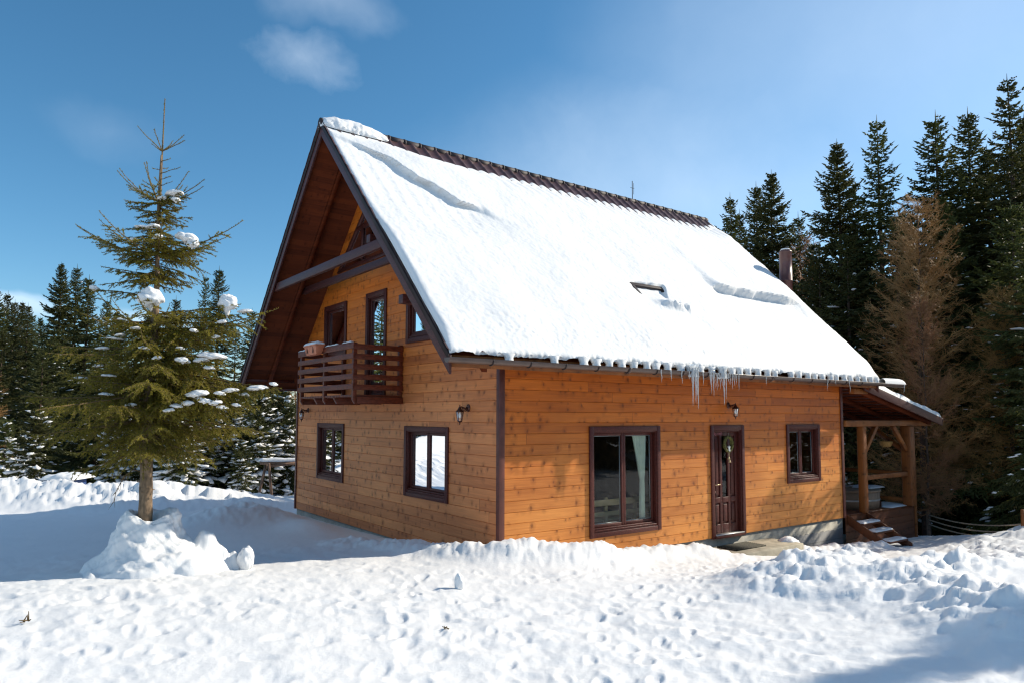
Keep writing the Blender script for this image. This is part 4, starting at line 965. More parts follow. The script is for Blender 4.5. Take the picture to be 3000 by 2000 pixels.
def make_ground():
    rr = [0.5]
    while rr[-1] < 1500: rr.append(rr[-1] * (1.0088 if rr[-1] < 45 else 1.06))
    rr = np.array(rr)
    view = 0.9496
    th = np.concatenate([np.linspace(-0.85, 0.85, 900), np.linspace(0.85, 2 * np.pi - 0.85, 160)[1:]]) + view
    RR, TT = np.meshgrid(rr, th, indexing='ij')
    X = CX + RR * np.cos(TT); Y = CY + RR * np.sin(TT); sh = X.shape
    Z = ground_h(X, Y)
    # footprints and tracks
    g = np.random.default_rng(21); near = (RR.ravel() < 26) & (np.repeat(((np.arange(len(th)) < 900))[None], len(rr), 0).ravel())
    idx = np.nonzero(near)[0]; xs = X.ravel()[idx]; ys = Y.ravel()[idx]; od = np.argsort(xs); idx = idx[od]; xs = xs[od]; ys = ys[od]; dz = np.zeros(len(xs))
    prints = []
    for path in ([(-7, -3), (-3.5, -1.6), (0, -1.9), (3, -1.2), (5.2, -1.0)], [(-3.6, -6.0), (-1, -3.2), (1.2, -2.3), (4.8, -1.1)], [(-5.5, -1), (-3, -2.3), (-.5, -3.4)], [(5, -1.2), (7.5, -1.5), (10.2, -1.4)], [(-4.6, -5), (-2.6, -2.6), (-1.9, -.6)], [(-6.3, .2), (-4.4, -1.6), (-2, -3.6)], [(-2.5, -5.2), (0, -3.2), (2.2, -1.9), (4.7, -1.3)]):
        for (a, b), (c, e) in zip(path[:-1], path[1:]):
            n = int(math.hypot(c - a, e - b) / 0.33); an = math.atan2(e - b, c - a)
            for i in range(n):
                t = (i + g.random() * 0.4) / n; s = 0.13 * (1 if i % 2 else -1)
                prints.append((a + (c - a) * t - s * math.sin(an) + g.normal(0, .06), b + (e - b) * t + s * math.cos(an) + g.normal(0, .06), an + g.normal(0, .25), g.uniform(.010, .024)))
    for _ in range(800): prints.append((g.uniform(-8, 4), g.uniform(-6.8, .2), g.uniform(0, 6.3), g.uniform(.004, .013)))
    for px, py, an, dp in prints:
        a = np.searchsorted(xs, px - .3); b = np.searchsorted(xs, px + .3)
        if b <= a: continue
        u = xs[a:b] - px; v = ys[a:b] - py; m = np.abs(v) < .3
        c, s = math.cos(an), math.sin(an); sz = .6 + .5 * ((px * 37.7) % 1); p = (u * c + v * s) / (.15 * sz); q = (-u * s + v * c) / (.072 * sz); r = np.sqrt(p * p + q * q)
        dz[a:b] += np.where(m, -dp * sstep(1.15, 0.6, r) + dp * 0.35 * np.exp(-((r - 1.35) / 0.25) ** 2), 0)
    Zf = Z.ravel(); Zf[idx] += dz; Z = Zf.reshape(sh)
    ins = (X > 0.10) & (X < L - 0.10) & (Y > 0.10) & (Y < W - 0.10); Z = np.where(ins, np.minimum(Z, -0.4), Z)
    ins = (X > L - 0.1) & (X < 13.0) & (Y > 0.1) & (Y < 3.4); Z = np.where(ins, np.minimum(Z, -0.75), Z)
    ds = (X > 4.78) & (X < 6.72) & (Y > -0.72) & (Y < 0.2); Z = np.where(ds, np.minimum(Z, -0.21), Z)
    ft = sstep(80, 400, RR); Z = Z * (1 - ft) + ft * 0.0 - ft * 3
    P = np.stack([X, Y, Z], -1); P = np.concatenate([P, P[:, :1]], 1)
    mb = MB(); mb.grid(P[:, ::-1]); mb.add([(CX, CY, float(Z[0].mean()))] + [tuple(p) for p in P[0, :-1]], tris=[(0, i + 1, (i + 1) % (P.shape[1] - 1) + 1) for i in range(P.shape[1] - 1)])
    o = mb.build('snow_ground', M['snow'], None, smooth=True, recalc=False); tag(o, 'trampled snow covering the yard', None, None, 'structure')
make_ground()
def gh(x, y): return float(ground_h(np.array([float(x)]), np.array([float(y)]), False)[0])

def norm(a): return a / np.maximum(np.linalg.norm(a, axis=-1, keepdims=True), 1e-9)
# ---- mound the lone spruce stands in
def mound():
    nt, nr = 220, 120; th = np.linspace(0, 2 * np.pi, nt); t = np.linspace(0, 1, nr); T, A_ = np.meshgrid(t, th, indexing='ij')
    cx, cy = -4.62, 0.62
    # outline radius, longer tail towards +x
    Rb = 0.70 + 0.26 * np.clip(np.cos(A_ + 0.15), 0, 1) ** 2 + 0.08 * perlin(np.cos(A_) * 1.6 + 4, np.sin(A_) * 1.6) + 0.10 * np.clip(-np.sin(A_), 0, 1)
    prof = np.interp(T, [0, .12, .28, .36, .46, .62, .8, 1.0], [.60, .62, .61, .55, .38, .22, .08, -.20])
    ring = np.interp(T, [0, .28, .36, .5, .7, 1.0], [0, .30, .37, .50, .74, 1.12])
    X = cx + Rb * ring * np.cos(A_); Y = cy + Rb * ring * np.sin(A_)
    mid = sstep(0.0, 0.14, T) * sstep(1.0, 0.72, T)
    z = 0.50 + prof
    z += 0.12 * np.exp(-(((X - cx + 0.27) / 0.12) ** 2 + ((Y - cy + 0.02) / 0.16) ** 2)) + 0.05 * np.exp(-(((X - cx - 0.22) / 0.14) ** 2 + ((Y - cy + 0.05) / 0.15) ** 2)) - 0.06 * np.exp(-(((X - cx) / 0.13) ** 2 + ((Y - cy + .1) / 0.14) ** 2))
    P_ = np.stack([X, Y, z], -1); N_ = norm(np.cross(np.gradient(P_, axis=1), np.gradient(P_, axis=0))); N_ *= np.sign(N_[..., 2:] + 1e-9)
    n3 = lambda f_, o_: (fbm(X * f_ + z * f_ * 0.83 + o_, Y * f_ - z * f_ * 0.61, 3) + fbm(X * f_ * 0.7 - z * f_ * 0.9 + 7 + o_, z * f_ * 0.8 + Y * f_ * 0.5, 3)) * 0.5
    w3 = worley(X * 2.7 + z * 1.9, Y * 2.7 - z * 2.3); w4 = worley(X * 5.5 - z * 4.1 + 4, Y * 5.5 + z * 4.7)
    dsp = mid * (0.13 * n3(1.6, 0) + 0.030 * n3(4.5, 3) + 0.030 * np.exp(-(w3 / 0.45) ** 2) + 0.012 * np.exp(-(w4 / 0.42) ** 2) - 0.02) + 0.010 * n3(14, 9) + 0.004 * n3(31, 2)
    P_ = P_ + N_ * dsp[..., None]; X, Y, z = P_[..., 0], P_[..., 1], P_[..., 2]
    # clods along the right hand shoulder
    for px, py, h, r in ((-3.98, .42, .22, .13), (-3.78, .36, .12, .10), (-3.66, .30, .20, .085)):
        z += h * np.exp(-(((X - px) ** 2 + (Y - py) ** 2) / r ** 2) ** 1.6)
    mb = MB(); mb.grid(np.stack([X, Y, z], -1)[:, ::-1])
    tag(mb.build('snow_mound', M['snow'], None, smooth=True, recalc=False), 'steep heap of packed snow around the foot of the lone spruce', 'snow mound')
mound()
# upright lump of snow beside the mound, lone snow knob on the yard
def snowball(name, c, r, lab, seed, sq=(1, 1, 1)):
    bm = bmesh.new(); bmesh.ops.create_icosphere(bm, subdivisions=4, radius=1); co = np.array([v.co[:] for v in bm.verts]); fc = [[v.index for v in f.verts] for f in bm.faces]; bm.free()
    n = 1 + 0.16 * fbm(co[:, 0] * 1.8 + seed, co[:, 1] * 1.8 + co[:, 2] * 1.3, 3)
    mb = MB(); mb.add(np.array(c) + co * n[:, None] * r * np.array(sq), tris=fc); tag(mb.build(name, M['snow'], None, smooth=True, recalc=False), lab, 'snow lump')
snowball('snow_lump', (-3.60, .22, .55), 0.13, 'upright rounded snow lump right of the spruce mound', 2, (.75, .75, 1.15))
snowball('snow_lump', (-1.96, -1.94, gh(-1.96, -1.94) + .06), 0.075, 'small snow knob standing alone on the trampled yard', 5, (.7, .7, 1.3))
snowball('snow_lump', (6.75, -.42, -.26), 0.24, 'bluish snow chunk beside the doorstep slab', 8, (1.2, .8, .75))
snowball('snow_block', (-2.75, 10.95, .20), 0.46, 'squared snow block ending the far snow bank behind the spruce trunk', 11, (1.15, .8, .85))

# ------------------------------------------------------------------ conifers
_bm = bmesh.new(); bmesh.ops.create_icosphere(_bm, subdivisions=1, radius=1); ICO_V = np.array([v.co[:] for v in _bm.verts]); ICO_F = np.array([[v.index for v in f.verts] for f in _bm.faces]); _bm.free()
def leaf_quads(mb, p, d, l, w, g):
    s = norm(np.cross(d, norm(g.normal(0, 1, d.shape)))); l = l[:, None]; w = w[:, None]
    V = np.stack([p, p + d * l * 0.42 + s * w, p + d * l, p + d * l * 0.42 - s * w], 1).reshape(-1, 3)
    mb.add(V, quads=np.arange(len(V)).reshape(-1, 4))
def snow_blobs(mb, c, r, d, g, flat=0.42):
    n = len(c)
    if not n: return
    d = norm(d * [1, 1, 0.6]); s = norm(np.cross(d, [0, 0, 1.0])); u = np.cross(s, d)
    k_ = ICO_V[None] * (1 + 0.34 * g.normal(0, 1, (n, len(ICO_V), 1)))
    V = c[:, None] + r[:, None, None] * (k_[..., :1] * d[:, None] * g.uniform(0.9, 2.4, (n, 1, 1)) + k_[..., 1:2] * s[:, None] * 0.9 + k_[..., 2:] * u[:, None] * flat)
    F = (ICO_F[None] + (np.arange(n) * len(ICO_V))[:, None, None]).reshape(-1, 3)
    mb.add(V.reshape(-1, 3), tris=F)
def conifer(seed, H, Rm, base, gap=0.36, nb=6, snow=0.25, snow_r=0.10, droop=0.35, w=0.030, sparse=1.0, power=0.8):
    g = np.random.default_rng(seed); tr, cr, sn = MB(), MB(), MB()
    zz = np.linspace(0, H, 14); bend = np.cumsum(g.normal(0, 0.012 * H / 14, (14, 2)), 0); bend -= bend[0]
    tr.tube(np.stack([bend[:, 0], bend[:, 1], zz - 0.3 * (zz == 0)], 1), np.maximum(0.0125 * H * (1 - zz / H) ** 0.85, 0.008), 9)
    ax = lambda z: np.array([np.interp(z, zz, bend[:, 0]), np.interp(z, zz, bend[:, 1]), z])
    z = H * base; P, D, Ln, Wd = [], [], [], []; SC, SR, SD = [], [], []
    while z < H - 0.12:
        f = (H - z) / (H * (1 - base)); Lw = Rm * f ** power * (0.85 + 0.15 * math.sin(z * 1.7 + seed))
        if f > 0.88: Lw *= 1 - (f - 0.88) * 2.2
        m = nb + g.integers(-1, 2); a0 = g.random() * 6.3
        for i in range(m):
            az = a0 + 6.283 * i / m + g.normal(0, 0.25); ln = Lw * g.uniform(0.45, 1.12) * (1.12 if g.random() < .15 else 1) + 0.10
            e0 = np.interp(f, [0, 0.15, 0.5, 1.0], [0.75, 0.45, 0.05, -0.30]) + g.normal(0, 0.10)
            n = max(4, int(ln / (0.085 * sparse))); t = np.linspace(0.06, 1, n) ** 0.9
            hd = np.array([math.cos(az), math.sin(az), 0]); o = ax(z + g.normal(0, 0.06))
            dzc = ln * (math.sin(e0) * t - droop * t ** 2 * f + 0.30 * droop * t ** 4)
            p = o + hd * (ln * t)[:, None] * math.cos(e0 * 0.7) + np.array([0, 0, 1.0]) * dzc[:, None]; p[:, :2] += g.normal(0, 0.012, (n, 2))
            bd = norm(np.gradient(p, axis=0)); sd = norm(np.cross(bd, [0, 0, 1.0]))
            # axis itself
            P.append(p); D.append(norm(bd + [0, 0, -0.05])); Ln.append(np.full(n, ln / n * 2.2)); Wd.append(np.full(n, w * 0.8))
            for sgn in (-1, 1):
                tl = np.clip((0.10 + 0.42 * ln * (1 - t) ** 0.7 * np.clip(t * 3.2, 0.3, 1)) * g.uniform(0.55, 1.1, n), 0.07, 0.62)
                td = norm(bd * g.uniform(0.45, 0.9, (n, 1)) + sgn * sd * g.uniform(0.7, 1.0, (n, 1)) + np.array([0, 0, 1.0]) * (-g.uniform(0.05, 0.75, (n, 1)) * (0.35 + f)))
                P.append(p); D.append(td); Ln.append(tl); Wd.append(np.full(n, w))
                for q in (0.35, 0.62, 0.86):
                    for s2 in (-1, 1):
                        P.append(p + td * (tl * q)[:, None]); D.append(norm(td * 0.75 + s2 * norm(np.cross(td, [0.1, 0, 1.0])) * 0.6 + np.array([0, 0, -1.0]) * g.uniform(0, 0.6, (n, 1)))); Ln.append(tl * 0.45 * g.uniform(0.6, 1.1, n)); Wd.append(np.full(n, w * 0.8))
            if snow > 0:
                k_ = g.random(n) < snow * np.interp(f, [0, 0.25, 0.6, 1], [0.1, 0.35, 1, 1.2]) * (0.3 + t)
                if k_.any():
                    SC.append(p[k_] + [0, 0, 0.03] + sd[k_] * g.normal(0, 0.07, (k_.sum(), 1))); SR.append(snow_r * g.uniform(0.2, 1.0, k_.sum()) ** 1.3 * (0.6 + 0.4 * f)); SD.append(bd[k_])
        z += gap * (0.55 + 0.55 * f) * g.uniform(0.8, 1.2)
    leaf_quads(cr, np.concatenate(P), np.concatenate(D), np.concatenate(Ln), np.concatenate(Wd), g)
    # leader
    tp = ax(H - 0.02); cr.tube([ax(H - 0.5), tp, tp + [0, 0, 0.25]], [0.02, 0.015, 0.004], 5)
    if SC: snow_blobs(sn, np.concatenate(SC), np.concatenate(SR), np.concatenate(SD), g)
    return tr.mesh('trunk', M['bark_dark']), cr.mesh('crown', M['needle_dark']), (sn.mesh('snow_load', M['snow'], True) if SC else None)

VAR = [conifer(1, 14, 3.2, 0.06, 0.36, 7, 0.05, 0.10, 0.42, w=0.036), conifer(2, 14, 2.9, 0.06, 0.38, 6, 0.045, 0.09, 0.52, w=0.036), conifer(3, 14, 3.6, 0.05, 0.46, 6, 0.06, 0.11, 0.46, w=0.036, sparse=1.1, power=0.9), conifer(4, 14, 2.5, 0.06, 0.36, 6, 0.035, 0.09, 0.5, w=0.036)]
LOW = [conifer(11, 9, 2.5, 0.03, 0.38, 6, 0.10, 0.12, 0.45), conifer(12, 9, 2.2, 0.04, 0.40, 6, 0.08, 0.11, 0.42)]
YOUNG = [conifer(21, 3.6, 1.45, 0.03, 0.22, 6, 0.40, 0.21, 0.42, w=0.028), conifer(22, 3.6, 1.4, 0.04, 0.22, 7, 0.34, 0.20, 0.38, w=0.028), conifer(23, 3.6, 1.7, 0.03, 0.22, 7, 0.42, 0.24, 0.45, w=0.028)]
HREF = {id(v): h for vs, h in ((VAR, 14.25), (LOW, 9.25), (YOUNG, 3.85)) for v in vs}
def plant(name, x, y, ztop, var, label, group, zb=None, wide=1.0, rz=None):
    zb = gh(x, y) - 0.1 if zb is None else zb
    s = (ztop - zb) / HREF[id(var)]
    t = empty(name, (x, y, zb)); tag(t, label, 'tree', group); t.rotation_euler = (0, 0, rng.uniform(0, 6.28) if rz is None else rz); t.scale = (s * wide, s * wide, s)
    for me, nm in zip(var, ('trunk', 'crown', 'snow_load')):
        if me is None: continue
        o = bpy.data.objects.new(nm, me); COL.objects.link(o); o.parent = t
        if nm == 'snow_load': o['kind'] = 'stuff'
    return t
GR, GL, GS = 'spruces of the forest behind the house', 'spruces of the forest beyond the yard on the left', 'young snow laden spruces behind the snow bank'
RIGHT = [
 (22.53, 11.91, 13.02, 1, 1.0, 'slim spruce at the left end of the forest skyline right of the roof'),
 (25.53, 13.45, 13.10, 3, 1.0, 'small spire just right of the leftmost forest spruce, partly behind it'),
 (22.65, 10.57, 13.26, 3, 1.1, 'narrower left spruce of the pair standing above the flue pipe'),
 (22.26, 9.61, 13.44, 0, 1.0, 'taller right spruce of the pair standing above the flue pipe'),
 (27.1, 11.13, 12.73, 1, 1.0, 'low pointed spruce filling the gap right of the pair above the flue pipe'),
 (19.84, 5.22, 12.88, 0, 1.05, 'first tall dark spruce right of the low gap in the skyline'),
 (20.03, 3.81, 13.39, 2, 1.0, 'open branched spruce with see-through top directly left of the brown larch'),
 (22.75, 3.04, 13.97, 1, 1.15, 'dense dark spruce whose top rises right behind the brown larch'),
 (25.0, 2.61, 14.61, 3, 1.1, 'slender spire second from the right edge of the photo'),
 (22.66, 0.6, 14.42, 2, 1.05, 'tallest spruce of all, near the right edge of the photo'),
 (29.08, 2.1, 15.18, 0, 1.0, 'spruce cut by the right edge behind the tallest one'),
 (23.9, 1.75, 12.5, 0, 1.1, 'dark spruce standing lower in front of the tallest one'),
 (23.02, 10.7, 9.6, 0, 1.2, 'dark lower spruce hidden under the left end of the skyline'),
 (24.2, 6.2, 10.6, 1, 1.2, 'dark spruce filling the gap left of the first tall spruce right of the flue'),
 (23.6, 4.6, 10.8, 3, 1.3, 'dark spruce between the two tall ones left of the brown larch'),
 (25.6, 3.9, 11.6, 0, 1.2, 'dark spruce showing between the see-through top and the larch'),
 (26.0, 1.2, 12.0, 1, 1.3, 'dark spruce filling the gap left of the tallest spruce'),
 (24.6, 0.2, 11.5, 3, 1.3, 'dark spruce squeezed beneath the right edge skyline'),
 (21.6, 5.6, 9.8, 0, 1.2, 'dark spruce low between the flue pipe and the brown larch'),
 (23.4, 8.4, 10.2, 1, 1.3, 'dark spruce right of the flue pipe under the low gap in the skyline'),
 (20.6, 3.3, 9.4, 3, 1.4, 'dark spruce peeping out left of the larch crown'),
 (21.0, 2.2, 10.2, 0, 1.1, 'dark spruce standing just right behind the larch crown'),
]
LOWR = [
 (18.12, 2.48, 9.08, 1, 1.1, 'mid height dark spruce right behind the brown larch branches'),
 (18.2, 4.2, 8.9, 0, 1.1, 'snow flecked spruce between the roof verge and the brown larch'),
 (18.51, 5.33, 8.53, 1, 1.0, 'mid height spruce right of the flue pipe'),
 (20.36, 7.69, 8.68, 0, 1.1, 'mid height spruce directly behind the flue pipe'),
 (19.2, -0.5, 9.0, 0, 1.1, 'broad dark spruce right of the brown larch with snow on its boughs'),
 (18.0, -1.5, 8.67, 1, 1.2, 'broad dark spruce behind the rope fence at the right edge'),
 (15.2, -2.35, 5.9, 0, 0.9, 'nearest young spruce cut by the right edge, heavy with snow pads'),
 (20.25, 4.29, 6.6, 1, 1.3, 'low bushy spruce seen between the porch posts'),
 (22.0, 6.5, 6.4, 0, 1.3, 'low bushy spruce low behind the house verge'),
 (19.5, 2.0, 5.6, 1, 1.4, 'low dark spruce right beside the corner post of the porch'),
 (21.5, -1.0, 7.2, 0, 1.3, 'shadowed spruce low behind the ropes'),
 (16.9, 7.2, 4.2, 0, 1.2, 'low spruce seen through the porch above the hot tub'),
]
LEFT = [
 (-2.68, 43.63, 11.88, 0, 1.0, 'tallest spruce left of the lone tree, with a slim pointed top'),
 (-1.73, 45.38, 12.18, 1, 1.1, 'middle spruce of the tall trio left of the lone tree'),
 (-1.34, 41.52, 10.87, 3, 1.2, 'right spruce of the tall trio left of the lone tree'),
 (-6.03, 37.64, 9.09, 0, 1.1, 'dark spruce cut by the left edge of the photo'),
 (-5.42, 42.1, 9.5, 1, 1.0, 'spruce just right of the one cut by the left edge'),
 (-4.81, 51.46, 10.28, 3, 1.0, 'first thin spire in the falling row of spruces at far left'),
 (-4.32, 54.77, 10.63, 0, 1.0, 'second thin spire in the falling row of spruces at far left'),
 (-4.02, 52.14, 10.19, 3, 1.1, 'third thin spire in the falling row of spruces at far left'),
 (-3.47, 57.9, 10.24, 1, 1.0, 'fourth, lower spire in the falling row of spruces at far left'),
 (-2.73, 62.29, 10.43, 0, 1.0, 'last and lowest spire of the row, touching the tall trio'),
 (-0.42, 39.77, 9.33, 1, 1.1, 'spruce top showing between the lone tree and the tall trio'),
 (0.8, 45.06, 9.29, 0, 1.1, 'distant spruce directly behind the lone tree trunk'),
 (2.89, 29.98, 9.59, 2, 0.8, 'thin topped left spruce of the two between lone tree and gable'),
 (3.9, 31.65, 10.42, 3, 1.1, 'taller right spruce of the two between lone tree and gable'),
 (2.78, 36.25, 9.25, 1, 1.1, 'spruce half hidden by the right boughs of the lone tree'),
 (2.38, 41.44, 9.57, 0, 1.1, 'far spruce behind the snow pad on the right bough of the lone tree'),
 (5.55, 30.68, 8.11, 1, 1.1, 'spruce squeezed against the left barge board of the house'),
]
LOWL = [
 (-3.65, 33.74, 6.14, 0, 1.2, 'broad sunlit spruce below the tall trio'),
 (-5.69, 32.71, 6.32, 1, 1.2, 'broad dark spruce low at the left edge'),
 (-1.91, 30.07, 5.69, 0, 1.2, 'bushy spruce left of the lone tree above the cottage roof'),
 (-0.11, 31.2, 6.16, 1, 1.2, 'bushy spruce behind the middle of the lone tree'),
 (1.67, 27.43, 6.3, 0, 1.2, 'bushy spruce behind the right boughs of the lone tree'),
 (3.13, 25.18, 6.26, 1, 1.2, 'bushy spruce left of the house under the two thin tops'),
 (5.9, 27.0, 6.2, 0, 1.2, 'shadowed spruce just left of the gable end'),
 (-4.3, 27.5, 5.2, 1, 1.3, 'dark bushy spruce behind the small cottage, left side'),
 (-3.3, 36.5, 7.0, 0, 1.4, 'wide dark spruce between the tall trio and the left edge'),
 (0.6, 24.5, 5.6, 0, 1.3, 'dark bushy spruce framed by the lower boughs of the lone tree'),
 (4.4, 23.5, 5.4, 1, 1.2, 'dark bushy spruce above the log rail'),
 (-6.3, 30.5, 5.4, 0, 1.4, 'dark bushy spruce above the leftmost young spruce'),
]
YG = [
 (-5.56, 23.14, 2.2, 0, 'snow laden young spruce at the left edge behind the bank'),
 (-4.85, 18.87, 2.5, 1, 'snow laden young spruce left of the small cottage'),
 (-2.5, 18.59, 2.2, 2, 'snow laden young spruce just right of the small cottage'),
 (-1.58, 18.4, 2.87, 0, 'snow laden young spruce left of the lone trunk'),
 (-1.0, 16.4, 2.5, 2, 'widest snow laden young spruce right behind the lone trunk'),
 (-0.1, 16.8, 2.97, 1, 'snow laden young spruce second right of the lone trunk'),
 (0.95, 17.2, 3.22, 0, 'snow laden young spruce midway between the lone trunk and the house'),
 (2.1, 17.67, 3.1, 2, 'snow laden young spruce behind the log rail'),
 (3.5, 19.6, 3.5, 1, 'snow laden young spruce against the house corner'),
 (1.5, 16.2, 2.5, 2, 'snow laden young spruce left of the log rail, in front of its row'),
 (2.9, 17.0, 2.9, 0, 'snow laden young spruce directly above the log rail'),
 (0.35, 18.6, 3.4, 2, 'taller snow laden young spruce peeping over the row right of the lone trunk'),
 (0.45, 14.4, 1.5, 1, 'smallest snow laden spruce at the foot of the row'),
]
for x, y, zt_, v, wd, lab in RIGHT: plant('spruce_tree', x, y, zt_, VAR[v], lab, GR, None, wd)
for x, y, zt_, v, wd, lab in LOWR: plant('spruce_tree', x, y, zt_, LOW[v], lab, GR, None, wd)
for x, y, zt_, v, wd, lab in LEFT: plant('spruce_tree', x, y, zt_, VAR[v], lab, GL, None, wd)
for x, y, zt_, v, wd, lab in LOWL: plant('spruce_tree', x, y, zt_, LOW[v], lab, GL, None, wd)
for x, y, zt_, v, lab in YG: plant('young_spruce', x, y, zt_, YOUNG[v], lab, GS, None, 1.0)
# the forest edge carries on beyond the right and left of the picture; these stand in the sun's way
for x, y, zt_, v, wd in ((12.0, -9.95, 9.0, 0, 1.15), (26.5, -3.3, 11.3, 0, 1.0), (30.0, -2.6, 13.5, 2, 1.0), (24.0, -9.4, 8.5, 1, 1.0), (11.5, -12.0, 10.0, 0, 1.1), (8.0, -13.0, 9.0, 2, 1.0), (14.5, -13.5, 13.0, 1, 1.1), (19.0, -14.5, 14.0, 0, 1.1), (11.0, -16.5, 12.0, 3, 1.3), (23.0, -13.0, 13.0, 2, 1.0), (6.0, -16.5, 11.0, 0, 1.1)):
    plant('spruce_tree', x, y, zt_, VAR[v], 'tall dark spruce of the forest edge to the right of the yard', 'spruces at the forest edge right of the yard', None, wd)
for x, y, zt_, v in ((-17, 31, 11, 0), (-22, 38, 13, 2), (-13, 34, 11, 1), (-11.5, 27, 9.5, 2), (-14.2, 29.5, 11, 0), (-9.8, 29.0, 9.5, 1)):
    plant('spruce_tree', x, y, zt_, VAR[v], 'tall dark spruce of the forest edge to the left of the yard', 'spruces at the forest edge left of the yard', None, 1.1)
# ------------------------------------------------------------------ the lone spruce, needle by needle
PADS = [(-4.755, 0.24, 3.572, 0.135, 0.14, 0.5), (-3.978, -0.045, 3.55, 0.099, 0.117, 1.1), (-4.538, 0.284, 4.845, 0.077, 0.054, 0.3), (-4.525, 0.241, 4.764, 0.041, 0.045, 0.5), (-4.666, 0.29, 4.771, 0.036, 0.036), (-4.423, 0.111, 4.299, 0.113, 0.068, 0.4), (-4.368, 0.048, 4.223, 0.054, 0.081, 0.4), (-4.834, 0.357, 4.409, 0.068, 0.036), (-4.753, 0.245, 4.413, 0.054, 0.045), (-4.905, 0.515, 4.287, 0.036, 0.036), (-4.718, 0.163, 4.28, 0.041, 0.045), (-5.243, 0.917, 3.735, 0.045, 0.054, 0.4, 0.04), (-3.797, -0.118, 3.476, 0.063, 0.036), (-4.162, -0.141, 2.933, 0.153, 0.045, 0.2), (-4.268, -0.121, 2.88, 0.063, 0.045, 0.3), (-4.456, -0.096, 2.872, 0.063, 0.054, 0.4), (-4.119, -0.115, 3.152, 0.036, 0.036), (-4.479, -0.078, 3.008, 0.036, 0.032), (-3.678, -0.261, 2.581, 0.126, 0.036, 0.2), (-3.508, -0.324, 2.63, 0.036, 0.036), (-4.319, -0.198, 2.499, 0.09, 0.068, 0.4), (-4.252, -0.271, 2.427, 0.063, 0.05, 0.3), (-4.413, -0.185, 2.397, 0.054, 0.045, 0.3), (-4.519, -0.162, 2.367, 0.054, 0.036, 0.2), (-4.593, -0.163, 2.319, 0.045, 0.036), (-4.1, -0.302, 2.511, 0.05, 0.036), (-3.984, -0.272, 2.549, 0.068, 0.036, 0.3), (-3.907, -0.271, 2.383, 0.041, 0.036), (-4.144, -0.305, 2.404, 0.054, 0.045), (-4.079, -0.33, 2.356, 0.045, 0.036), (-4.911, 0.241, 2.375, 0.045, 0.036), (-5.106, 0.495, 2.708, 0.063, 0.023), (-5.022, 0.435, 3.163, 0.041, 0.027), (-5.066, 0.521, 3.127, 0.072, 0.027), (-4.892, 0.285, 3.232, 0.045, 0.036), (-4.995, 0.523, 3.348, 0.036, 0.036), (-5.165, 0.647, 3.021, 0.054, 0.027), (-5.325, 0.869, 2.686, 0.063, 0.027), (-4.051, -0.107, 3.333, 0.041, 0.036), (-4.345, -0.063, 3.215, 0.036, 0.036), (-4.71, -0.018, 2.893, 0.036, 0.036), (-5.124, 0.454, 2.496, 0.063, 0.027), (-3.813, -0.222, 2.509, 0.045, 0.027), (-4.194, -0.175, 2.796, 0.045, 0.032), (-5.204, 0.621, 2.819, 0.045, 0.027), (-4.822, 0.121, 3.003, 0.045, 0.032)]
